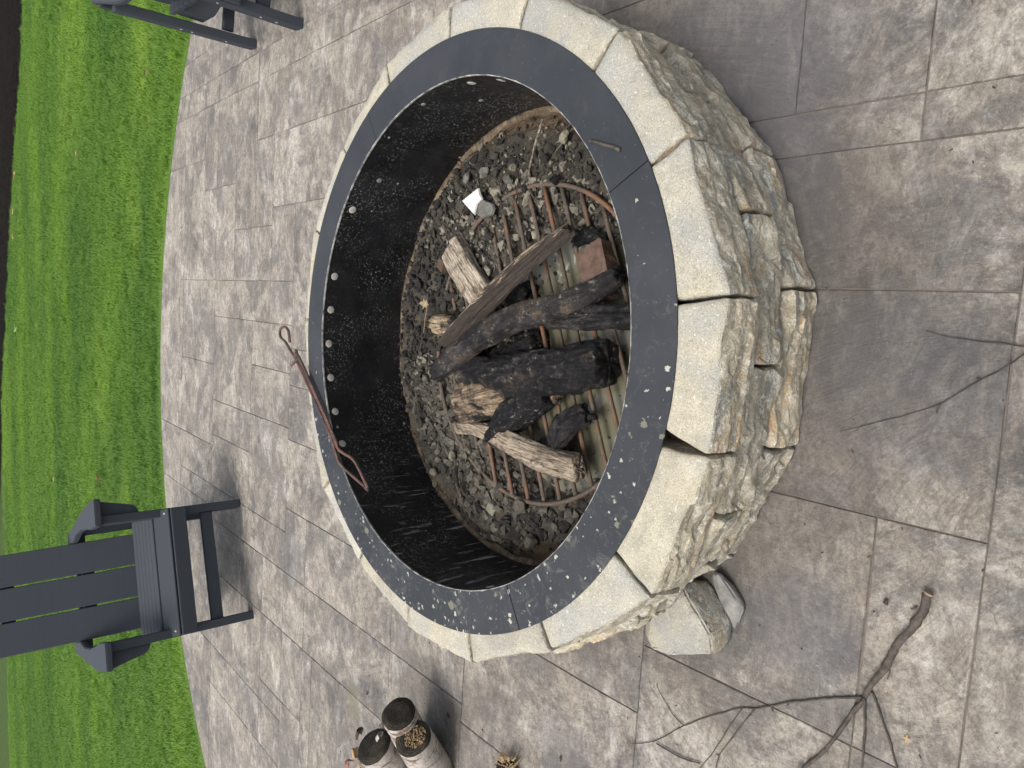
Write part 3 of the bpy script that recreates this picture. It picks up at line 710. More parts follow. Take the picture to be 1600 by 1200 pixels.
def on_liner(key, p, s=1, sx=1):
    q = on_cyl(p[0], p[1], RI); a = math.atan2(q.y, q.x)
    o = bpy.data.objects.new('bolt' if key == 'bolt' else 'vent_disc', DM[key]); col.objects.link(o); o.parent = ring
    o.location = (RI * math.cos(a), RI * math.sin(a), q.z); o.rotation_euler = Vector((-math.cos(a), -math.sin(a), 0)).to_track_quat('Z', 'Y').to_euler(); o.scale = (s * sx, s, s)
for p in [(551, 328), (523, 432), (517, 484), (514, 537), (517, 590), (524, 643), (535, 693)]: on_liner('plug', p)
for p in [(535, 380), (575, 278), (625, 196), (700, 140), (745, 127), (560, 752), (590, 800)]: on_liner('hole', p)  # dark discs stand in for the shade inside open vent holes
for p in [(593, 282, 1.3), (662, 163, 1.1), (608, 215, .7), (752, 157, 1.1), (528, 667, .7), (632, 661, .8), (719, 246, .7), (622, 287, .6), (581, 330, .5), (905, 183, .8)]: on_liner('bolt', p[:2], p[2])
for k in range(16):                                             # the side the photograph cannot see
    a = R(-10 - k * 10.5); z = H - .045
    o = bpy.data.objects.new('vent_disc', DM['plug']); col.objects.link(o); o.parent = ring; o.location = (RI * math.cos(a), RI * math.sin(a), z)
    o.rotation_euler = Vector((-math.cos(a), -math.sin(a), 0)).to_track_quat('Z', 'Y').to_euler()

# ------------------------------------------------------------------ PIT FLOOR: dirt, water, rubble
WZ = .047
lowc = at(905, 560, WZ)
def floor_z(x, y):
    r_ = math.hypot(x, y); d = math.hypot((x - lowc.x) / 1.05, (y - lowc.y - .02) / .78)
    z = .031 + .040 * min(1, max(0, (d - .27) / .16)) + .021 * mn.noise(Vector((x * 9, y * 9, 2))) + .010 * abs(mn.noise(Vector((x * 24, y * 24, 5)))) + .006 * abs(mn.noise(Vector((x * 60, y * 60, 5))))
    if d < .29: z -= .005
    return z - .045 * min(1, max(0, (r_ - .53) / .055))
V, F = [(0, 0, floor_z(0, 0))], []
nr, na = 130, 420
for i in range(1, nr + 1):
    for k in range(na):
        r_ = RI * i / nr; a = 2 * PI * k / na; x, y = r_ * math.cos(a), r_ * math.sin(a); V.append((x, y, floor_z(x, y)))
for k in range(na): F.append((0, 1 + k, 1 + (k + 1) % na))
for i in range(nr - 1):
    for k in range(na): F.append((1 + i * na + k, 1 + (i + 1) * na + k, 1 + (i + 1) * na + (k + 1) % na, 1 + i * na + (k + 1) % na))
tag(obj('pit_floor', V, F, M['dirt'], smooth=True), kind='structure')
n = 72; V = [(lowc.x + .34 * math.cos(2 * PI * i / n), lowc.y + .30 * math.sin(2 * PI * i / n), WZ) for i in range(n)]
V = [(x * min(1, .585 / math.hypot(x, y)), y * min(1, .585 / math.hypot(x, y)), z) for x, y, z in V]
tag(obj('puddle_water', V, [tuple(range(n))], M['water']), kind='structure')
rg = random.Random(5); protos = [hullrock(rg.choice([10, 13, 16]), 1, rg.uniform(.65, .95), rg.uniform(.45, .8), rg) for _ in range(24)]
V, F, T = [], [], []
def addrock(x, y, z, s, tone):
    v, f = rg.choice(protos); q = Matrix.Rotation(rg.uniform(0, 6.3), 3, 'Z') @ Matrix.Rotation(rg.uniform(-.6, .6), 3, 'X'); b = len(V)
    for c_ in v: V.append(tuple(Vector((x, y, z)) + q @ (c_ * s)))
    for g_ in f: F.append(tuple(i + b for i in g_)); T.append(tone)
for k in range(9000):
    a = rg.uniform(0, 2 * PI); r_ = .575 * math.sqrt(rg.random()); x, y = r_ * math.cos(a), r_ * math.sin(a); z = floor_z(x, y)
    wet = z < WZ - .003
    if wet and rg.random() < .86: continue
    if r_ > .50 and rg.random() < (.75 if abs(a - 1.8) < 1.0 else .55): continue
    big = x + .25 * (y - .1) > -.02 + .08 * mn.noise(Vector((x * 7, y * 7, 1)))
    s = (rg.uniform(.004, .010) if rg.random() < .80 else rg.uniform(.010, .021)) if big else (rg.uniform(.004, .009) if rg.random() < .66 else rg.uniform(.010, .024))
    if wet: s = min(s, .009); z = WZ - s * .4
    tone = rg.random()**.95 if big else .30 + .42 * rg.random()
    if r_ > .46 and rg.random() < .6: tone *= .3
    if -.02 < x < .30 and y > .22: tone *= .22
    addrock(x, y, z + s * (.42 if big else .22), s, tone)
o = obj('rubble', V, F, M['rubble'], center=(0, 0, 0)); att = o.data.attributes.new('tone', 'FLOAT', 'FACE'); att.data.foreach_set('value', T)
tag(o, 'loose sooty rubble and dirt clods covering the pit floor', 'rubble', kind='stuff')
mk_r = {}
def rockthing(x, y, z, s, m, label, seed, sc_=(1, .85, .65), n=22, cat='stone', name='rubble_stone', rotz=None):
    r2 = random.Random(seed); v, f = hullrock(n, s * sc_[0], s * sc_[1], s * sc_[2], r2, .22); p = at(x, y, z)
    bm = bmesh.new(); vs = [bm.verts.new(c_) for c_ in v]; [bm.faces.new([vs[i] for i in g_]) for g_ in f]
    bmesh.ops.bevel(bm, geom=bm.edges[:], offset=s * .07, segments=1, affect='EDGES'); bmesh.ops.triangulate(bm, faces=bm.faces[:]); bmesh.ops.subdivide_edges(bm, edges=bm.edges[:], cuts=1)
    for q in bm.verts: q.co += q.co.normalized() * mn.noise(q.co * (2.2 / s) + Vector((seed, 0, 0))) * s * .10
    bm.verts.index_update(); rz = Matrix.Rotation(seed * 1.7 if rotz is None else rotz, 3, 'Z'); V = [p + rz @ q.co for q in bm.verts]; F = [[q.index for q in g_.verts] for g_ in bm.faces]; bm.free()
    return tag(obj(name, V, F, m, center=p), label, cat)
rk1 = m_simple('pale_grey_stone', (.13, .125, .095), (.25, .235, .175), 30, .85, .9, .006); rk2 = m_simple('muddy_stone', (.06, .055, .042), (.13, .12, .09), 30, .85, .9, .006)
rk3 = m_simple('grey_flake_stone', (.085, .085, .075), (.15, .15, .135), 30, .85, .9, .006)
for i, (x, y, r_, m, lab) in enumerate([
    (769, 795, .026, rk1, 'squarish tan stone in the mud below the grate hoop'),
    (774, 823, .024, rk2, 'muddy squarish stone directly left of the squarish tan stone on the pit floor'),
    (829, 847, .026, rk2, 'rounded muddy stone nearest the lower end of the pit floor'),
    (812, 792, .027, rk2, 'broad flat muddy stone between the grate and the rounded muddy stone'),
    (775, 302, .023, rk1, 'pale yellowish stone just right of the broken white shard'),
    (881, 213, .020, rk1, 'pale stone among dark clods near the right end of the pit floor'),
    (795, 282, .017, rk3, 'small grey stone behind the right side of the grate rim'),
    (729, 278, .019, rk3, 'grey stone between the white shard and the far ring wall'),
    (757, 268, .022, rk3, 'flat grey flake stone behind the pale yellowish stone'),
    (867, 281, .016, M['charp'], 'lump of black charcoal beside the right edge of the grate'),
    (677, 737, .021, rk2, 'muddy stone beside the ring wall behind the weathered split log'),
    (706, 712, .017, rk1, 'small tan stone by the narrow end of the weathered split log'),
    (727, 711, .017, rk2, 'small muddy stone touching the grate left of the weathered log neck'),
    (676, 582, .021, rk1, 'greenish pale stone at the cut end of the charred branch'),
    (748, 748, .018, rk2, 'clod-like stone by the rusty spike left of the grate')]):
    rockthing(x, y, .092 if x < 900 else .08, r_, m, lab, i + 2, cat='charcoal lump' if 'charcoal' in lab else 'stone', name='charcoal_lump' if 'charcoal' in lab else 'rubble_stone')
# flat broken shard
def slabpoly(pts, z, th, m, name, label, cat, drop=None, dome_=0.0):
    n = len(pts); top = [at(x, y, z if drop is None else z - drop * i) for i, (x, y) in enumerate(pts)]; c = sum(top, Vector()) / n
    V = [p + Vector((0, 0, -th)) + (p - c) * .05 for p in top] + [p + Vector((0, 0, -.002)) for p in top] + [p + (c - p) * .05 for p in top] + [c + Vector((0, 0, dome_))]
    F = [tuple(range(n - 1, -1, -1))]
    for r_ in range(2): F += [(r_ * n + k, r_ * n + (k + 1) % n, (r_ + 1) * n + (k + 1) % n, (r_ + 1) * n + k) for k in range(n)]
    F += [(2 * n + k, 2 * n + (k + 1) % n, 3 * n) for k in range(n)]
    return tag(obj(name, V, F, m), label, cat)
slabpoly([(721, 314), (746, 294), (748, 302), (752, 310), (744, 318), (740, 335)], .115, .006, M['shard'], 'stone_shard', 'bright white angular stone shard lying on the rubble', 'stone shard', dome_=.002)
slabpoly([(744, 318), (752, 311), (768, 318), (770, 326), (767, 335), (752, 340), (743, 334)], .106, .008, rk3, 'stone_shard', 'grey angular flake touching the white shard', 'stone shard', dome_=.003)

# ------------------------------------------------------------------ GRATE
GZ = .083; GC = Vector((-.02, -.085, GZ)); GR = .402
grate = thing('fire_grate', 'round rusty steel fire grate of parallel bars under the logs', 'fire grate', (GC.x, GC.y, 0))
P = [GC + Vector((GR * math.cos(2 * PI * k / 72), GR * math.sin(2 * PI * k / 72), .004 * math.sin(k * .35))) for k in range(73)]
V, F = tube(P, .0062, 8, False); obj('grate_hoop', V, F, M['rust'], grate, smooth=True)
gd = Vector((math.cos(R(14)), math.sin(R(14)), 0)); gn = Vector((-gd.y, gd.x, 0))
for k in range(-6, 8):
    off = k * .0555 + .006
    if abs(off) > GR - .02: continue
    hl = math.sqrt(GR**2 - off**2) - .004; dd = Matrix.Rotation(R(-.35 * k), 3, 'Z') @ gd
    V, F = tube([GC + gn * off + dd * (hl * t) + Vector((0, 0, -.003 + .002 * math.sin(3 * t + k))) for t in [i / 6 - 1 for i in range(13)]], .0056, 8, True)
    obj('grate_bar', V, F, M['rust'], grate, smooth=True)

# ------------------------------------------------------------------ LOGS
def log(pts, rad, m, label, name='firewood_log', prof=None, seed=0, rough=.08, n=44, cat='log', endm=None, flat=1.0, group=None, sub=16, crack=0.0, endrough=.01, spin=0.0, facets=0.0):
    """pts world points of the axis. The mesh keeps its length on its own x axis, so the grain follows the log."""
    P = [Vector(p) for p in pts]; a, b = P[0], P[-1]; c = (a + b) / 2; d, s, u = frame_from(b - a)
    Mx = Matrix((d, s, u))                       # world -> local rows
    Q = smooth_path([Mx @ (p - c) for p in P], sub); k0 = len(Q)
    RR = []
    for i in range(k0):
        t = i / (k0 - 1) * (len(rad) - 1); j = min(int(t), len(rad) - 2); RR.append(rad[j] + (rad[j + 1] - rad[j]) * (t - j))
    V, F = [], []
    for i, q in enumerate(Q):
        for k in range(n):
            an = 2 * PI * k / n; f = prof(an + spin) if prof else 1.0
            s1 = Vector((q.x * 9 + seed * 7, math.cos(an) * 1.8, math.sin(an) * 1.8)); s2 = Vector((q.x * 30 + seed, math.cos(an) * 6, math.sin(an) * 6))
            s3 = Vector((q.x * 5 + seed, math.cos(an) * 9, math.sin(an) * 9))
            rr = RR[i] * f * (1 + rough * (mn.noise(s1) * 1.1 + mn.noise(s2) * .6 + mn.noise(s3) * .8))
            rr += RR[i] * rough * (.55 * mn.noise(Vector((q.x * 14 + seed, math.cos(an) * 16, math.sin(an) * 16))) + .4 * mn.noise(Vector((q.x * 90, math.cos(an) * 9 + seed, math.sin(an) * 9))))
            if facets: rr += RR[i] * facets * facet(Vector((q.x * .55, RR[i] * math.cos(an), RR[i] * math.sin(an))), 38, seed) 
            if crack: rr -= RR[i] * crack * max(0, 1 - abs(mn.noise(s3 * .8 + Vector((2, 3, 4)))) * 12)
            e = (endrough * mn.noise(Vector((an * 2, seed, i)))) if i in (0, k0 - 1) else 0
            V.append((q.x + e, q.y + rr * math.cos(an), q.z + rr * math.sin(an) * flat))
    for i in range(k0 - 1):
        for k in range(n): F.append((i * n + k, i * n + (k + 1) % n, (i + 1) * n + (k + 1) % n, (i + 1) * n + k))
    mi = [0] * len(F)
    for base, q, sg in ((0, Q[0], -1), ((k0 - 1) * n, Q[-1], 1)):      # slightly dished, rough ends
        b1 = len(V)
        for k in range(n):
            v = V[base + k]; V.append((v[0] + sg * .002 + .003 * mn.noise(Vector((k * .8, seed, 2))), q.y + (v[1] - q.y) * .82, q.z + (v[2] - q.z) * .82))
        b2 = len(V)
        for k in range(n):
            v = V[base + k]; V.append((v[0] + sg * .001 + .006 * mn.noise(Vector((k * .8, seed, 5))), q.y + (v[1] - q.y) * .4, q.z + (v[2] - q.z) * .4))
        V.append((q.x + sg * .001, q.y, q.z)); cidx = len(V) - 1
        for (lo, hi) in ((base, b1), (b1, b2)):
            for k in range(n):
                k2 = (k + 1) % n; F.append((lo + k, hi + k, hi + k2, lo + k2) if sg < 0 else (lo + k, lo + k2, hi + k2, hi + k)); mi.append(1)
        for k in range(n):
            k2 = (k + 1) % n; F.append((b2 + k, cidx, b2 + k2) if sg < 0 else (b2 + k, b2 + k2, cidx)); mi.append(1)
    rot = Mx.transposed().to_euler()
    o = obj(name, V, F, [m, endm or m], smooth=True, mi=mi, rot=rot, center=c)
    return tag(o, label, cat, group)
def half(a):                 # half round, flat side up (u axis is sin)
    s_ = math.sin(a); return 1.0 if s_ < .35 else min(1.0, .35 / max(s_, .05))
def wedge(a):                # split wedge with three blunt corners
    k = (a % (2 * PI / 3)) - PI / 3; return .58 / math.cos(k) if math.cos(k) > .58 else 1.0
def slabp(a):                # flat board-like piece
    return min(1.0, .5 / max(abs(math.sin(a)), .5))
log([at(706, 386, .105), at(730, 424, .11), at(757, 468, .105)], [.045, .046, .043], M['pale'], 'short pale weathered split log with flat face up, right of the crossed sticks', prof=half, seed=1, rough=.07)
log([at(684, 506, .095), at(720, 508, .10), at(800, 520, .09)], [.030, .036, .034], M['yellow'], 'yellowish burnt log end poking out under the long brown split stick', seed=2, rough=.12, endrough=.02)
log([at(699, 536, .165), at(760, 478, .168), at(830, 412, .16), at(889, 357, .14)], [.037, .036, .030, .021], M['brown'], 'long brown split stick laid diagonally, tapering towards the right side of the pit', prof=wedge, seed=3, rough=.09, spin=.5, crack=.05)
log([at(683, 582, .165), at(740, 560, .17), at(806, 522, .165), at(862, 478, .15), at(915, 448, .13), at(968, 430, .115)], [.029, .033, .034, .032, .029, .022], M['charb'], 'long crooked charred branch lying across the thick blackened log', seed=4, rough=.11, facets=.06)
log([at(735, 582, .118), at(810, 568, .125), at(880, 563, .125), at(951, 566, .12)], [.048, .055, .056, .052], M['char'], 'thickest blackened log with cracked charcoal end facing the near rim', seed=5, rough=.06, crack=.16, facets=.16, endm=M['charp'])
log([at(850, 500, .125), at(920, 495, .145), at(1010, 495, .16)], [.027, .033, .032], M['charash'], 'ashy grey charred log reaching under the near rim', seed=6, rough=.10, crack=.08, facets=.14, prof=wedge, spin=.2)
log([at(734, 627, .105), at(790, 620, .10), at(850, 604, .09)], [.062, .060, .054], M['chip'], 'stubby half burnt log with yellow-brown broken end below the thick blackened log', seed=7, rough=.14, facets=.10, endm=M['yellow'], endrough=.02)
log([at(766, 684, .10), at(805, 652, .12), at(856, 615, .11)], [.022, .040, .034], M['charp'], 'lumpy black charcoal chunk left of the thick blackened log', seed=8, rough=.20, facets=.14)
log([at(856, 606, .10), at(874, 622, .10)], [.018, .020], M['chip'], 'small brown wood chip wedged between the black log and the charcoal chunk', prof=slabp, seed=12, rough=.2, name='wood_chip', cat='wood chip')
log([at(864, 698, .10), at(886, 672, .12), at(915, 646, .10)], [.030, .034, .028], M['charash'], 'curved grey-black charcoal shell leaning on the grate near the weathered log', prof=slabp, seed=9, rough=.08, facets=.14, spin=.3)
log([at(905, 650, .105), at(931, 652, .10)], [.010, .006], M['charp'], 'thin black charcoal sliver at the tip of the curved charcoal shell', seed=13, rough=.3, name='charcoal_sliver', cat='charcoal')
log([at(712, 668, .105), at(742, 687, .11), at(775, 702, .12), at(840, 712, .125), at(904, 732, .12)], [.017, .018, .027, .034, .033], M['weath'], 'weathered grey-brown split log with narrow brown neck, leftmost on the grate', prof=slabp, seed=10, rough=.12, spin=-.3)
log([at(716, 722, .108), at(717, 745, .112), at(720, 775, .10)], [.0035, .007, .006], M['chip'], 'thin orange-brown wood splinter standing in the mud left of the logs', seed=11, rough=.25, n=10, name='wood_splinter', cat='splinter')
log([at(842, 690, .075), at(845, 735, .07), at(870, 748, .07)], [.02, .03, .02], M['charash'], 'dark charcoal scrap lying under the weathered split log', prof=slabp, seed=14, rough=.2, name='charcoal_scrap', cat='charcoal')
log([at(900, 378, .075), at(918, 392, .078), at(948, 382, .075)], [.015, .019, .014], M['charp'], 'black crumbling charcoal lump against the red brick', seed=15, rough=.3, name='charcoal_lump', cat='charcoal lump')
log([at(790, 560, .07), at(850, 545, .07)], [.05, .05], M['charp'], 'black charred log buried beneath the crossed branches', seed=16, rough=.15, facets=.14)
log([at(830, 455, .075), at(800, 470, .075)], [.028, .024], M['charp'], 'black charcoal piece in the shadow between the brown stick and the charred branch', seed=17, rough=.2, facets=.14)
# bricks
def brickobj(p, z, size, rz, label, tilt=0.0, seed=0):
    a, b, c_ = size; L, Fc, sd2 = lattice(8, 6, 4); V = []
    Rm = Matrix.Rotation(rz, 3, 'Z') @ Matrix.Rotation(tilt, 3, 'Y'); c0 = at(*p, z)
    for (x, y, w) in L:
        q = Vector((x * a / 2, y * b / 2, w * c_ / 2)); k = .93 if abs(x) > .95 and abs(y) > .95 else 1
        q *= k; q += q.normalized() * mn.noise(q * 40 + Vector((seed, 0, 0))) * .003; V.append(c0 + Rm @ q)
    return tag(obj('brick', V, Fc, M['brick'], smooth=False), label, 'brick')
brickobj((937, 412), .10, (.085, .075, .05), R(17), 'broken red-brown brick between the charred branch end and the near rim', .08, 1)
brickobj((942, 440), .098, (.085, .03, .05), R(19), 'narrow soot-stained brick piece against the broken red-brown brick', .05, 4)
brickobj((782, 398), .040, (.09, .06, .05), R(20), 'muddy red brick half sunk in the puddle under the grate bars', .0, 2)
brickobj((695, 415), .085, (.045, .03, .03), R(60), 'small pinkish brick fragment in the black rubble beside the pale split log', .2, 3)

# ------------------------------------------------------------------ small things in the pit and on the rim
def twig(pts, r0, r1, m, label, name='twig', cat='twig', sub=4, knots=True, seed=0, parent=None, n=7, center=None):
    P = smooth_path(pts, sub); k = len(P); rad = [r0 + (r1 - r0) * i / (k - 1) for i in range(k)]
    if knots: rad = [r_ * (1 + (.35 if (i * 7 + seed) % 9 == 0 else 0)) for i, r_ in enumerate(rad)]
    P = [p + Vector((mn.noise(p * 30 + Vector((seed, 0, 0))), mn.noise(p * 30 + Vector((0, seed, 5))), 0)) * r0 * .8 for p in P]
    V, F = tube(P, rad, n, True, .3, seed); o = obj(name, V, F, m, parent, smooth=True)
    if label: tag(o, label, cat)
    return o
twig([at(848, 185, .13), at(836, 225, .12), at(829, 255, .115), at(826, 278, .10)], .003, .002, M['pale'], 'thin pale twig lying on the rubble at the right end of the pit')
twig([at(922, 221, H + .004), at(942, 226, H + .004), at(968, 234, H + .004)], .0028, .0040, M['twig'], 'short grey twig resting on the right part of the steel rim')
twig([at(660, 520, .10), at(655, 560, .085), at(650, 610, .08), at(657, 660, .09)], .0016, .001, M['twig'], 'hair-thin bent twig along the far edge of the pit floor')
def leaf(p, z, s, m, label, rz=0.0, lobes=5, curl=.25, cat='leaf', seed=0, name='fallen_leaf'):
    c = at(*p, z); n = 40; V = [c + Vector((0, 0, .002))]; rr = []
    for k in range(n):
        a = 2 * PI * k / n; r_ = s * (.62 + .38 * math.cos(lobes * a)) * (1.25 if math.cos(a) > .3 else .85) * (1 + .15 * mn.noise(Vector((a * 3, seed, 0))))
        x, y = r_ * math.cos(a), r_ * math.sin(a) * .75; rr.append((x, y))
    for t in (.5, 1):
        for x, y in rr:
            X = x * math.cos(rz) - y * math.sin(rz); Y = x * math.sin(rz) + y * math.cos(rz)
            V.append(c + Vector((X * t, Y * t, .002 + curl * (t * t) * s * (.35 + .5 * abs(y) / s + .3 * mn.noise(Vector((x * 90, y * 90, seed)))))))
    F = [(0, 1 + k, 1 + (k + 1) % n) for k in range(n)] + [(1 + k, 1 + n + k, 1 + n + (k + 1) % n, 1 + (k + 1) % n) for k in range(n)]
    b = len(V)                                   # underside, a hair below, so that the leaf has thickness
    V += [v - Vector((0, 0, .0006)) for v in V]; F += [tuple(i + b for i in reversed(f)) for f in F[:]]
    F += [(1 + n + k, b + 1 + n + k, b + 1 + n + (k + 1) % n, 1 + n + (k + 1) % n) for k in range(n)]
    return tag(obj(name, V, F, m, smooth=True, center=c), label, cat)
lf = thing('oak_leaf', 'dry tan lobed leaf standing on its stem at the far edge of the pit floor', 'leaf', at(664, 485, .10))
def lobed_leaf(parent, o_, s, ax, ay, m):
    pts = [(0, -.5), (.12, -.3), (.42, -.25), (.2, -.05), (.5, .2), (.22, .22), (.12, .55), (0, .8), (-.12, .5), (-.22, .22), (-.5, .3), (-.2, .0), (-.4, -.2), (-.12, -.3)]
    V = [o_ + ax * (p[0] * s) + ay * (p[1] * s) + Vector((0, 0, .004 * abs(p[0]) * 8 * s)) for p in pts]; V.append(o_); n = len(pts)
    V2 = V + [v - Vector((0, 0, .0007)) for v in V]; F = [(n, k, (k + 1) % n) for k in range(n)] + [(2 * n + 1, n + 1 + (k + 1) % n, n + 1 + k) for k in range(n)] + [(k, n + 1 + k, n + 1 + (k + 1) % n, (k + 1) % n) for k in range(n)]
    obj('blade', V2, F, m, parent)
q0 = at(664, 475, .115)
lobed_leaf(lf, q0, .034, (at(664, 465, .115) - at(664, 485, .115)).normalized(), Vector((.2, .95, .15)).normalized(), M['leafdull'])
twig([at(667, 483, .112), at(664, 500, .105), at(662, 520, .095)], .0011, .0008, M['leaf'], None, 'stem', parent=lf)

# ------------------------------------------------------------------ TONGS on the rim
tz = H + .0075
tg = thing('fire_tongs', 'long rusty steel fire tongs with looped handle lying over the far rim', 'tongs', at(505, 650, H))
TP = lambda L, dz=0: [at(x, y, tz + dz) for x, y in L]
rr = .0046
V, F = tube(smooth_path(TP([(452.7, 535), (451.8, 525), (450, 516), (444.5, 510.5), (438.5, 513.5), (437.2, 520), (438.7, 527), (446, 534.5), (452, 545), (458.5, 555), (462, 561), (490, 621.4), (518.5, 686), (522, 698), (531, 724), (545, 738), (569.4, 759.5)]), 5), rr, 9)
obj('handle_rod', V, F, M['tongs'], tg, smooth=True)
V, F = tube(smooth_path(TP([(463, 548), (465, 556), (469, 562), (497, 624), (523, 684), (528, 700), (537, 708), (551, 717), (561, 733), (574.5, 762)], .004), 5), rr, 9)
obj('jaw_rod', V, F, M['tongs'], tg, smooth=True)
V, F = tube(smooth_path(TP([(466, 564), (493.5, 622.5), (520.5, 685), (526, 700)], .006), 4), .0022, 8); obj('inner_rod', V, F, m_rust('rust_red_rod', (.10, .05, .04), (.20, .11, .09)), tg, smooth=True)
V, F = tube(smooth_path(TP([(527, 716), (534, 727), (549, 742), (571, 762)], .002), 4), .0026, 8); obj('lower_jaw', V, F, M['tongs'], tg, smooth=True)
V, F = tube(TP([(455.5, 571), (466, 560)], .006), .0045, 8); obj('pivot_pin', V, F, M['tongs'], tg, smooth=True)
V, F = tube(TP([(462.5, 547.5), (461, 553), (463, 559)], .008), .0048, 8); obj('finger_hook', V, F, M['tongs'], tg, smooth=True)
V, F = tube(TP([(571, 761.5), (575.5, 765.5)], .0), .0055, 8); obj('jaw_tip', V, F, M['tongs'], tg, smooth=True)

# ------------------------------------------------------------------ loose stones at the foot of the wall
def pt_rock(pts, label, mt, m2=None, seed=0, cuts=3, amp=.004):
    bm = bmesh.new()
    for (x, y, z) in pts: bm.verts.new(at(x, y, z))
    bmesh.ops.convex_hull(bm, input=bm.verts[:])
    for v in [v for v in bm.verts if not v.link_faces]: bm.verts.remove(v)
    bmesh.ops.recalc_face_normals(bm, faces=bm.faces[:])
    bmesh.ops.dissolve_limit(bm, angle_limit=R(8), verts=bm.verts[:], edges=bm.edges[:])
    bmesh.ops.bevel(bm, geom=bm.edges[:], offset=.004, segments=2, affect='EDGES'); bmesh.ops.triangulate(bm, faces=bm.faces[:])
    for _ in range(cuts):
        L = [e for e in bm.edges if e.calc_length() > .012]
        if L: bmesh.ops.subdivide_edges(bm, edges=L, cuts=1); bmesh.ops.triangulate(bm, faces=[f for f in bm.faces if len(f.verts) > 3])
    bm.normal_update(); mi = []
    for f in bm.faces: mi.append(0 if f.normal.z > .8 else 1)
    for v in bm.verts: v.co += v.normal * (mn.noise(v.co * 22 + Vector((seed, 0, 0))) * amp + mn.noise(v.co * 70 + Vector((seed, 0, 0))) * amp * .4)
    bm.verts.index_update(); V = [v.co.copy() for v in bm.verts]; F = [[v.index for v in f.verts] for f in bm.faces]; bm.free()
    return tag(obj('loose_stone', V, F, [mt, m2 or mt], smooth=True, mi=mi), label, 'stone')
pt_rock([(1060, 905, .075), (1077, 938, .08), (1095, 967, .078), (1111, 996, .07), (1112, 1020, .06), (1079, 1024, .058), (1047, 1025, .058), (1016, 1014, .06), (1006, 992, .065), (1010, 960, .07),
         (1106, 905, .0), (1123, 926, .0), (1135, 946, .0), (1146, 970, .0), (1145, 992, .0), (1137, 1010, .0), (1116, 1022, .0), (1050, 1020, 0), (1045, 930, 0)],
        'big pale wedge-shaped stone leaning out from the foot of the wall', M['sawn'], M['split'], 3)
pt_rock([(1112, 894, .03), (1122, 893, .03), (1131, 900, .02), (1140, 915, .02), (1150, 935, .022), (1158, 952, .015), (1153, 972, .01), (1160, 930, 0), (1168, 948, 0), (1160, 972, 0), (1149, 988, 0), (1110, 900, 0), (1128, 896, 0), (1135, 975, 0), (1125, 930, 0)],
        'small dark grey stone tucked beside the big pale wedge-shaped stone', m_simple('grey_dusty_stone', (.13, .13, .125), (.26, .255, .24), 30, .85, .8, .005), None, 8, 3, .003)

# ------------------------------------------------------------------ fallen branch and twigs on the patio
br = thing('fallen_branch', 'forked bare branch with thin side twigs lying on the patio in the lower right', 'branch', at(1360, 1075))
G = lambda L, z=.006: [at(x, y, z) for x, y in L]
twig([at(1450, 928, .012), at(1436, 957, .012), at(1424, 985, .012), at(1400, 1012, .012), at(1378, 1050, .011), at(1352, 1088, .010)], .0074, .0052, M['twig'], None, 'limb', parent=br, n=10, seed=3)
V, F = tube([at(1450, 928, .012), at(1451.5, 925.5, .012)], [.0085, .0078], 10); obj('cut_end', V, F, M['cut'], br)
for i, (L, r0, r1) in enumerate([
    ([(1348, 1090), (1300, 1091), (1250, 1096), (1208, 1102), (1180, 1107), (1160, 1106), (1120, 1116), (1068, 1134), (1024, 1158), (988, 1162)], .0030, .0010),
    ([(1158, 1108), (1140, 1135), (1118, 1170), (1092, 1203)], .0016, .001), ([(1180, 1107), (1165, 1125), (1152, 1142), (1135, 1165), (1124, 1180), (1118, 1203)], .0018, .0012),
    ([(1068, 1134), (1052, 1117), (1040, 1098), (1030, 1080), (1026, 1068)], .0014, .0008),
    ([(1350, 1092), (1320, 1130), (1292, 1170), (1255, 1203), (1215, 1250)], .0052, .0034), ([(1350, 1090), (1351, 1130), (1350, 1162), (1346, 1205), (1338, 1260)], .0032, .002),
    ([(1362, 1080), (1370, 1100), (1380, 1130), (1392, 1165), (1402, 1203), (1418, 1260)], .0028, .0018),
    ([(1432, 948), (1426, 952), (1422, 950)], .0022, .001), ([(1378, 1050), (1370, 1052), (1364, 1060)], .0022, .001), ([(1388, 1035), (1390, 1050), (1386, 1062)], .002, .001), ([(1292, 1170), (1294, 1178)], .0016, .001),
    ([(1124, 1180), (1118, 1178)], .0014, .001), ([(1232, 1100), (1228, 1103)], .0016, .001)]):
    twig(G(L, .007 if r0 > .003 else .004), r0 * .78, r1 * .8, M['twig'], None, 'side_twig', seed=i, parent=br)
t1 = thing('long_thin_twig', 'long thin curved dark twig between the wall foot and the right edge of the photo', 'twig', at(1471, 630))
twig(G([(1625, 535), (1600, 553), (1565, 578), (1531, 594), (1500, 613), (1471, 630), (1422, 647), (1362, 662), (1314, 674)], .005), .0014, .0006, M['twigdark'], None, 'stem', parent=t1, seed=2)
twig(G([(1468, 631), (1465, 640), (1463, 646)], .005), .0018, .0012, M['twigdark'], None, 'side_spur', parent=t1)
twig(G([(1531, 594), (1526, 591)], .006), .0018, .0012, M['twigdark'], None, 'side_spur', parent=t1)
twig(G([(1447, 517), (1475, 525), (1505, 530), (1535, 534), (1561, 536), (1625, 545)], .005), .0007, .0013, M['twigdark'], 'thin straight dark twig above the long thin curved one at the right edge', seed=5)
twig(G([(1026, 1162), (1042, 1172), (1060, 1182), (1078, 1189), (1094, 1193)], .005), .0016, .0014, M['twigdark'], 'short dark twig on the patio left of the forked branch tips', seed=6)
V, F = hullrock(18, .008, .006, .005, random.Random(3)); p = at(1384, 941, .005)
tag(obj('acorn_cap', [p + Vector(v) for v in V], F, M['darkleaf'], center=p), 'black oval acorn-sized bit on the patio beside the cut end of the branch', 'acorn cap')
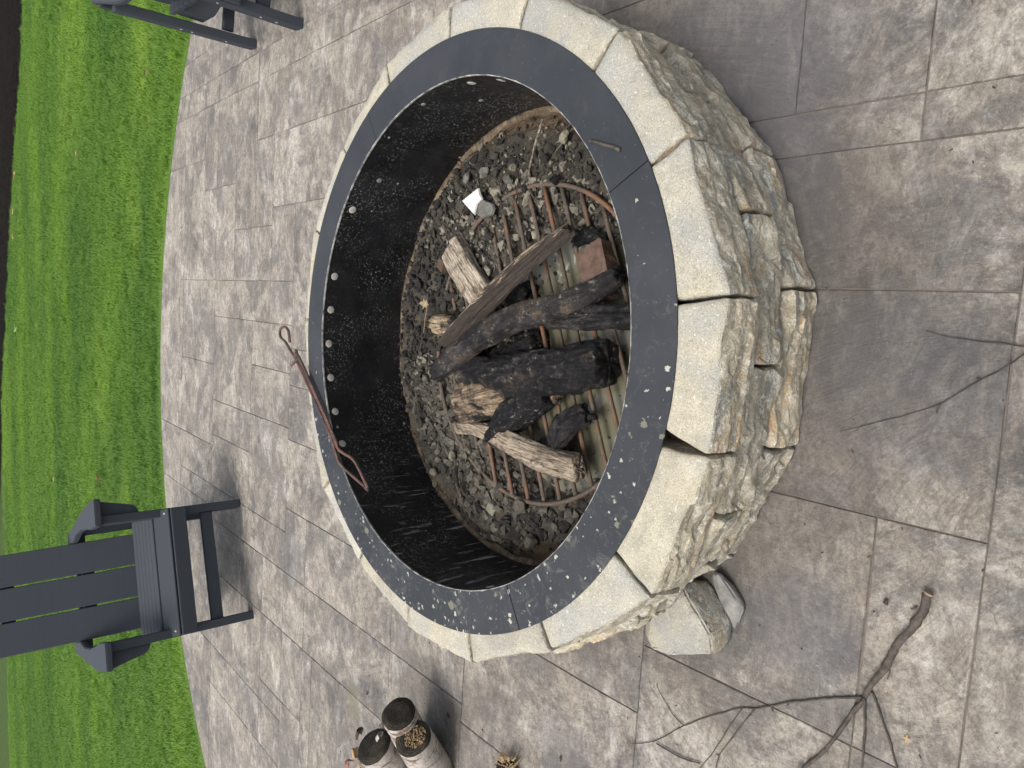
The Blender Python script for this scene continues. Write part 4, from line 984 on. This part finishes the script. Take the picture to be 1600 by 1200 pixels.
leaf((1418, 1155), .002, .008, M['leaf'], 'tiny orange-brown leaf scrap right of the branch fork', seed=1)
leaf((575, 1083), .002, .009, M['darkleaf'], 'small curled dark leaf scrap on the patio above the birch logs', seed=2, lobes=3, curl=.8)
leaf((703, 1118), .002, .011, M['darkleaf'], 'dark curled leaf scrap on the dark patch right of the birch logs', seed=3, lobes=3, curl=.8, rz=.8)
leaf((877, 1186), .002, .008, M['darkleaf'], 'small dark leaf scrap on the patio by the bottom edge', seed=4, lobes=2, curl=.5)
# grit and specks of bark too many to count
rg = random.Random(21); V, F = [], []
for k in range(210):
    if k < 100: x, y = rg.gauss(1180, 230), rg.gauss(1000, 190)
    elif k < 130: x, y = rg.uniform(1200, 1600), rg.uniform(0, 900)
    else: x, y = rg.gauss(640, 90), rg.gauss(1130, 60)
    p = at(x, y, 0)
    if math.hypot(p.x, p.y) < .81: continue
    s = rg.choice([.0010, .0012, .0015, .0028]); v, f = protos[rg.randrange(24)]; b = len(V); q = Matrix.Rotation(rg.uniform(0, 6), 3, 'Z')
    V += [p + q @ Vector((c_.x * s * rg.choice([1, 1.0, 2.2]), c_.y * s, c_.z * s + s * .5)) for c_ in v]; F += [tuple(i + b for i in g_) for g_ in f]
tag(obj('grit', V, F, M['darkleaf'], center=(0, 0, 0)), 'scattered dark specks of bark and grit on the patio', 'grit', kind='stuff')

# ------------------------------------------------------------------ birch logs, bottom left of the pit
def birch(px, z, r_, dr, L, label, seed, endm, extra=None, flip=1):
    c = at(px[0], px[1], z); n_ = Vector(dr).normalized()
    root = thing('birch_log', label, 'log', (c - n_ * L / 2) - Vector((0, 0, (c - n_ * L / 2).z)), 0, None)
    d, s, u = frame_from(-n_); Mx = Matrix((d, s, u)); n = 36; V, F = [], []; rows = 26
    for i in range(rows + 1):
        for k in range(n):
            a = 2 * PI * k / n; rr_ = r_ * (1 + .05 * mn.noise(Vector((i * .5, math.cos(a) * 1.5 + seed, math.sin(a) * 1.5))) + .035 * mn.noise(Vector((i * 1.7, math.cos(a) * 6, math.sin(a) * 6 + seed))))
            V.append((i / rows * L, rr_ * math.cos(a), rr_ * math.sin(a)))
    F = [(i * n + k, i * n + (k + 1) % n, (i + 1) * n + (k + 1) % n, (i + 1) * n + k) for i in range(rows) for k in range(n)]
    F.append(tuple(rows * n + k for k in range(n)))
    o = obj('bark', V, F, M['birch'], None, smooth=True, rot=Mx.transposed().to_euler(), center=c); o.parent = root; o.location = c - root.location
    V2 = [(-.004 + .002 * mn.noise(Vector((k, seed, 0))), v[1] * 1.0, v[2] * 1.0) for k, v in enumerate(V[:n])] + [(-.006 + .002 * mn.noise(Vector((k * .7, seed, 3))), v[1] * .6, v[2] * .6) for k, v in enumerate(V[:n])] + [(-.005, 0, 0)] + [(.0, v[1], v[2]) for v in V[:n]]
    F2 = [(k, (k + 1) % n, n + (k + 1) % n, n + k) for k in range(n)] + [(n + k, n + (k + 1) % n, 2 * n) for k in range(n)] + [(2 * n + 1 + k, 2 * n + 1 + (k + 1) % n, (k + 1) % n, k) for k in range(n)]
    e = obj('cut_end', V2, F2, endm, None, smooth=True, rot=Mx.transposed().to_euler(), center=c); e.parent = root; e.location = c - root.location
    return root, c, n_, Mx
b1 = birch((623, 1116), .165, .053, (.80, -.28, .50), .36, 'birch log with plain black cut end, nearest the fire pit of the birch pile', 1, M['endgrain'])
b3 = birch((646, 1154), .155, .056, (.78, -.25, .55), .34, 'white birch log with sawdust clump on its cut end', 2, M['endgrain'])
b2 = birch((585, 1167), .145, .060, (.76, -.10, .62), .34, 'birch log with dark streaked cut end, farthest from the camera in the pile', 3, M['endgrain'])
# sawdust clump on the second log's end
root, c, n_, Mx = b3; V, F = [], []; rg = random.Random(8)
for k in range(260):
    a = rg.uniform(0, 6.3); q = .034 * math.sqrt(rg.random()); p = c + n_ * (.007 + .006 * rg.random() * (1 - q / .034)) + Mx.transposed() @ Vector((0, q * math.cos(a) - .004, q * math.sin(a) - .006))
    v, f = protos[rg.randrange(24)]; b = len(V); s = rg.uniform(.002, .0042); V += [p + Vector(c_) * s for c_ in v]; F += [tuple(i + b for i in g_) for g_ in f]
tag(obj('sawdust', V, F, M['moss'], root), kind='stuff')
# curls of peeling bark round the pile
def curl(px, z, s, m, label, rz, seed=0, name='bark_curl'):
    c = at(*px, z); V, F = [], []; nn = 14
    for i in range(nn):
        a = -1.2 + 3.4 * i / (nn - 1)
        for j in range(5): y = (j / 4 - .5) * s * 2.2; r_ = s * (1 + .2 * mn.noise(Vector((i * .4, j, seed)))); V.append(Vector((r_ * math.cos(a), y + .1 * s * math.sin(i + seed), r_ * math.sin(a) + s * .6)))
    F = [(i * 5 + j, i * 5 + j + 1, (i + 1) * 5 + j + 1, (i + 1) * 5 + j) for i in range(nn - 1) for j in range(4)]
    q = Matrix.Rotation(rz, 3, 'Z'); W = [c + q @ v for v in V]; b = len(W); W += [c + q @ (v * .93) for v in V]; F += [tuple(k + b for k in reversed(f)) for f in F[:]]
    bd = [(i, 0) for i in range(nn)]
    for i in range(nn - 1):
        for j in (0, 4): F.append((i * 5 + j, (i + 1) * 5 + j, b + (i + 1) * 5 + j, b + i * 5 + j))
    for j in range(4):
        for i in (0, nn - 1): F.append((i * 5 + j, i * 5 + j + 1, b + i * 5 + j + 1, b + i * 5 + j))
    return tag(obj(name, W, F, m, smooth=True, center=c), label, 'bark')
curl((606, 1133), .06, .016, M['birch'], 'white bark curl between the pit-side birch log and the streaked one', .5, 1)
curl((566, 1145), .09, .014, M['darkleaf'], 'dark bark curl on the far upper corner of the birch pile', 1.2, 2)
curl((683, 1172), .02, .018, M['redleaf'], 'red-brown bark curl on the patio to the right of the sawdust-topped log', .3, 3)
curl((692, 1186), .01, .016, M['birch'], 'pale pinkish bark curl nearest the dark patch beside the pile', 2.3, 4)
curl((560, 1175), .05, .016, M['leaf'], 'tan bark curl at the far left side of the birch pile', 2.0, 5)
curl((550, 1192), .03, .014, M['redleaf'], 'reddish bark curl lowest at the far side of the birch pile', .2, 6)
for q_, (px, z, s_, m_, lab, rz_) in enumerate([((597, 1150), .13, .012, 'birch', 'curled white bark shred in the hollow between the three birch ends', .9), ((612, 1190), .10, .02, 'birch', 'large torn white bark flap between two birch log bodies', 2.6),
        ((668, 1196), .06, .018, 'darkleaf', 'dark torn bark flap beside the sawdust-topped log at the bottom edge', 1.9), ((570, 1196), .08, .017, 'leaf', 'tan torn bark flap hanging on the streaked birch log', .7), ((700, 1197), .01, .014, 'redleaf', 'small red-brown bark flake on the patio at the bottom edge', 1.1)]):
    curl(px, z, s_, M[m_], lab, rz_, 20 + q_)
curl((612, 1170), .10, .013, M['leaf'], 'narrow tan bark strip squeezed between two birch logs', 1.4, 7)
leaf((679, 1161), .004, .011, M['greenleaf'], 'round grey-green leaf beside the sawdust-topped birch log', seed=7, lobes=1)
# shaggy broken end of a further log at the bottom edge
sp = thing('broken_stub', 'shaggy brown broken wood stub at the bottom edge, right of the birch pile', 'wood stub', at(789, 1205))
V, F = tube([at(790, 1190, .035), at(790, 1215, .035), at(792, 1290, .035)], [.020, .03, .032], 14, True, .4, 5); obj('stub_body', V, F, M['chip'], sp, smooth=True)
rg = random.Random(4); parts = []
for k in range(60):
    p = at(790 + rg.gauss(0, 9), 1186 + rg.uniform(-2, 16), .035 + rg.uniform(-.02, .025)); dvec = Vector((rg.uniform(.4, 1), rg.gauss(0, .6), rg.gauss(.1, .5))).normalized() * rg.uniform(.008, .026)
    parts.append(tube([p, p + dvec * .6, p + dvec + Vector((0, 0, rg.gauss(0, .003)))], [.0025, .002, .0006], 5))
V, F = fuse(parts); tag(obj('shaggy_fibre', V, F, M['moss'], sp), kind='stuff')

# ------------------------------------------------------------------ CHAIRS
# own axes: x sideways, -y the way the sitter faces, z up; origin on the ground between the front legs
CW = .585                      # width over the front legs
def make_chair(name, label, loc, rz):
    t = thing(name, label, 'chair', loc, rz, 'slate grey adirondack chairs round the fire pit'); m = M['lumber']
    def part(nm, vf, par=t): return obj(nm, vf[0], vf[1], m, par, local=True)
    def plate(nm, P2, z0, z1, axis, bev=.003):      # outline P2 given thickness: axis 'Y' (x, z outline) or 'Z' (x, y outline)
        f = (lambda p, k: (p[0], k, p[1])) if axis == 'Y' else (lambda p, k: (p[0], p[1], k))
        bm = bmesh.new(); A_ = [bm.verts.new(f(p, z0)) for p in P2]; B_ = [bm.verts.new(f(p, z1)) for p in P2]; n = len(P2)
        bm.faces.new(A_); bm.faces.new(B_[::-1])
        for k in range(n): bm.faces.new((A_[k], B_[k], B_[(k + 1) % n], A_[(k + 1) % n]))
        bmesh.ops.recalc_face_normals(bm, faces=bm.faces[:]); bmesh.ops.bevel(bm, geom=bm.edges[:], offset=bev, segments=2, affect='EDGES'); bm.verts.index_update()
        o = part(nm, ([v.co.copy() for v in bm.verts], [[v.index for v in f_.verts] for f_ in bm.faces])); bm.free(); return o
    hw = CW / 2; lw = .038
    for s in (-1, 1):
        x0, x1 = sorted((s * hw, s * (hw - lw)))
        part('front_leg', box(x0, x1, 0, .07, 0, .618))
        xo = s * .018
        part('rear_leg', prism([(.50, 0), (.57, 0), (.625, .575), (.565, .575)], x0 + xo, x1 + xo, .003))
        xs0, xs1 = (x1 + .001, x1 + .026) if s < 0 else (x0 - .026, x0 - .001)
        part('seat_rail', prism([(.012, .30), (.012, .34), (.05, .372), (.56, .366), (.575, .22), (.40, .225)], xs0, xs1, .003))
        o_ = s * hw
        plate('arm_bracket', [(o_, .455), (o_, .617), (o_ + s * .070, .617), (o_ + s * .040, .487), (o_ + s * .030, .468)], .022, .050, 'Y')
        i_ = s * (hw - lw - .008); e_ = s * (hw + .076)
        plate('armrest', [(i_, -.030), (e_ - s * .006, -.030), (e_, -.022), (e_, .14), (e_ - s * .010, .24), (e_ - s * .030, .36), (e_ - s * .055, .50), (e_ - s * .078, .66), (i_ - s * .012, .66), (i_ - s * .008, .52),
                          (i_ + s * .018, .42), (i_ + s * .024, .30), (i_ + s * .014, .18), (i_, .10)], .619, .645, 'Z', .004)
    part('front_stretcher', box(-hw + lw, hw - lw, .018, .045, .135, .188))
    part('back_cross_rail', box(-hw - .005, hw + .005, .632, .668, .572, .617))
    xi = hw - .004
    def slat(y0, z0, y1, z1, th, nm='seat_slat'):
        d = Vector((0, y1 - y0, z1 - z0)); d.normalize(); nv = Vector((0, -d.z, d.y)); a = Vector((0, y0, z0)); b = Vector((0, y1, z1))
        return part(nm, prism([(a.y, a.z), (b.y, b.z), (b.y - nv.y * th, b.z - nv.z * th), (a.y - nv.y * th, a.z - nv.z * th)], -xi, xi, .004))
    slat(-.030, .268, -.034, .336, .024, 'nose_board')
    sl = slat(-.030, .346, .030, .398, .022)
    P = [(sx * (xi - q), y, z) for sx in (-1, 1) for q, y, z in ((.022, -.014, .3603), (.022, .014, .3845))]
    for p in P:
        V, F = dome(.0045, .0018, 10, 2); q = Vector((0, -.65, .76)).to_track_quat('Z', 'Y').to_matrix(); o = obj('screw', [q @ Vector(v) + Vector(p) for v in V], F, M['screw'], None, smooth=True, local=True)
        o.parent = sl; o.location = Vector(o.location) - sl.location
    y, z = .040, .4035
    for k in range(6):
        y2, z2 = y + .062, z - .0012; slat(y, z, y2, z2, .022); y, z = y2 + .007, z2 - .0002
    rec = R(17); dy, dz = math.sin(rec), math.cos(rec); by, bz = .463, .30; Lb = .86; bw = .1525; gap = .0075
    for k in (-1, 0, 1):
        cx = k * (bw + gap); poly = [(by, bz), (by + dy * Lb, bz + dz * Lb), (by + dy * Lb + .022 * dz, bz + dz * Lb - .022 * dy), (by + .022 * dz, bz - .022 * dy)]
        part('back_board', prism(poly, cx - bw / 2, cx + bw / 2, .004))
    for zz in (.30, .64):
        yy = by + dy * zz + .024 * dz; z_ = bz + dz * zz - .024 * dy
        part('back_batten', box(-.225, .225, yy + .002, yy + .026, z_ - .028, z_ + .028))
    return t
A_, B_ = at(375, 781), at(397, 965)
d = A_ - B_
print('chair spacing', d.length)
CH1 = make_chair('adirondack_chair', 'slate grey adirondack chair facing the pit on the lawn edge, seen from the front', (A_ + B_) / 2, math.atan2(d.y, d.x))
# the second chair stands with its side to the camera: one front and one rear leg in view
Fr, Bk = at(474, 45), at(394, 72); d2 = (Bk - Fr); d2.z = 0; rz2 = math.atan2(d2.y, d2.x) - PI / 2
c2 = cpy(CH1); c2['label'] = 'slate grey adirondack chair cut off by the top edge, only legs showing'
rot2 = Matrix.Rotation(rz2, 3, 'Z'); c2.location = Fr - rot2 @ Vector((-CW / 2, 0, 0)); c2.rotation_euler = (0, 0, rz2)
V, F = box(-CW / 2 + .03, CW / 2 - .03, .53, .556, .098, .145); obj('rear_stretcher', V, F, M['lumber'], c2, local=True)
for nm, pts in (('front_leg', [(-CW / 2 - .0002, .034, z) for z in (.10, .165, .335)]), ('rear_leg', [(-CW / 2 - .0182, .53 + z * .09, z) for z in (.125, .27, .315)])):
    leg = [o for o in c2.children if o.name.startswith(nm) and o.location.x < 0][0]
    for p in pts:
        V, F = dome(.0055, .002, 10, 2); q = Vector((-1, 0, 0)).to_track_quat('Z', 'Y').to_matrix(); o = obj('screw', [q @ Vector(v) + Vector(p) for v in V], F, M['screw'], None, smooth=True, local=True)
        o.parent = leg; o.location = Vector(o.location) - leg.location

# ------------------------------------------------------------------ LAWN GRASS (too many blades to count) and leaves on it
def tuft(seed, n=46, spread=.045, h=.042):
    rg = random.Random(seed); V, F = [], []
    for k in range(n):
        a = rg.uniform(0, 6.3); q = spread * math.sqrt(rg.random()); p = Vector((q * math.cos(a), q * math.sin(a), 0)); hh = h * rg.uniform(.6, 1.2); w = rg.uniform(.0010, .0019)
        d = Vector((rg.gauss(0, 1), rg.gauss(0, 1), 0)).normalized(); s = Vector((-d.y, d.x, 0)); ln = hh * rg.uniform(.25, .95); b = len(V)
        for t in (0, .5, 1):
            c = p + d * (ln * t * t) + Vector((0, 0, hh * (t - .28 * t * t)))
            if t < 1: V += [c - s * w * (1 - t * .3), c + s * w * (1 - t * .3)]
            else: V.append(c)
        F += [(b, b + 1, b + 3, b + 2), (b + 2, b + 3, b + 4)]
    return V, F
coll = bpy.data.collections.new('tufts')
for k in range(9):
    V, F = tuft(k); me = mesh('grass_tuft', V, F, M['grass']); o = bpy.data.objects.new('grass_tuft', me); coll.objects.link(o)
rg = random.Random(99); P = []
while len(P) < 62000:
    # denser near the camera, thinning with distance
    y = 2.0 + 10.5 * rg.random()**1.25; x = rg.uniform(-7.0, 7.0)
    if abs(x) > 2.6 + .62 * (y - 2): continue
    r_ = math.hypot(x - PCX, y - PCY)
    if r_ < PR + .02: continue
    if y > mulch_y(x) + .05 * rg.gauss(0, 1): continue
    P.append((x, y, -.05 + .012 * mn.noise(Vector((x * .7, y * .7, 0)))))
for k in range(4200):          # crisp clump line along the concrete
    a = rg.uniform(R(20), R(160)); r_ = PR + rg.uniform(.004, .05); P.append((PCX + r_ * math.cos(a), PCY + r_ * math.sin(a), -.045))
me = bpy.data.meshes.new('grass'); me.from_pydata(P, [], []); go = bpy.data.objects.new('grass', me); col.objects.link(go)
tag(go, 'bright green mown lawn grass beyond the patio', 'grass', kind='stuff')
ng = bpy.data.node_groups.new('scatter_tufts', 'GeometryNodeTree')
ng.interface.new_socket('Geometry', in_out='INPUT', socket_type='NodeSocketGeometry'); ng.interface.new_socket('Geometry', in_out='OUTPUT', socket_type='NodeSocketGeometry')
N = ng.nodes; Lk = ng.links; gi = N.new('NodeGroupInput'); go_ = N.new('NodeGroupOutput'); iop = N.new('GeometryNodeInstanceOnPoints'); ci = N.new('GeometryNodeCollectionInfo')
ci.inputs[0].default_value = coll; ci.inputs[1].default_value = True; ci.inputs[2].default_value = True
m2p = N.new('GeometryNodeMeshToPoints'); Lk.new(gi.outputs[0], m2p.inputs[0]); Lk.new(m2p.outputs[0], iop.inputs['Points']); Lk.new(ci.outputs[0], iop.inputs['Instance']); iop.inputs['Pick Instance'].default_value = True
rv = N.new('FunctionNodeRandomValue'); rv.data_type = 'FLOAT_VECTOR'; rv.inputs[0].default_value = (-.15, -.15, 0); rv.inputs[1].default_value = (.15, .15, 6.28); Lk.new(rv.outputs[0], iop.inputs['Rotation'])
rs_ = N.new('FunctionNodeRandomValue'); rs_.data_type = 'FLOAT'; rs_.inputs[2].default_value = .65; rs_.inputs[3].default_value = 1.3; rs_.inputs['Seed'].default_value = 3; Lk.new(rs_.outputs[1], iop.inputs['Scale'])
Lk.new(iop.outputs[0], go_.inputs[0]); md = go.modifiers.new('scatter', 'NODES'); md.node_group = ng
for p, s, m, lab, sd_ in [((120, 240), .045, M['leaf'], 'tan leaf lying in the open lawn left of the far chair arm', 1), ((24, 273), .08, M['leaf'], 'tan leaf at the mulch edge, rightmost of the three there', 2), ((22, 330), .08, M['leaf'], 'tan leaf at the mulch edge, middle of the three there', 3),
                          ((21, 368), .07, M['leaf'], 'tan leaf at the mulch edge, leftmost of the three there', 4), ((25, 518), .11, M['greenleaf'], 'pale green leaf on the far lawn near the mulch', 5), ((85, 751), .05, M['leaf'], 'light brown leaf on the lawn above the back of the near chair', 6),
                          ((152, 747), .035, M['redleaf'], 'red-brown leaf on the lawn beside the near chair armrest', 7), ((227, 113), .03, M['darkleaf'], 'small dark weed-like leaf in the lawn below the far chair', 8)]:
    leaf(p, .02, s, m, lab, seed=sd_, rz=sd_)
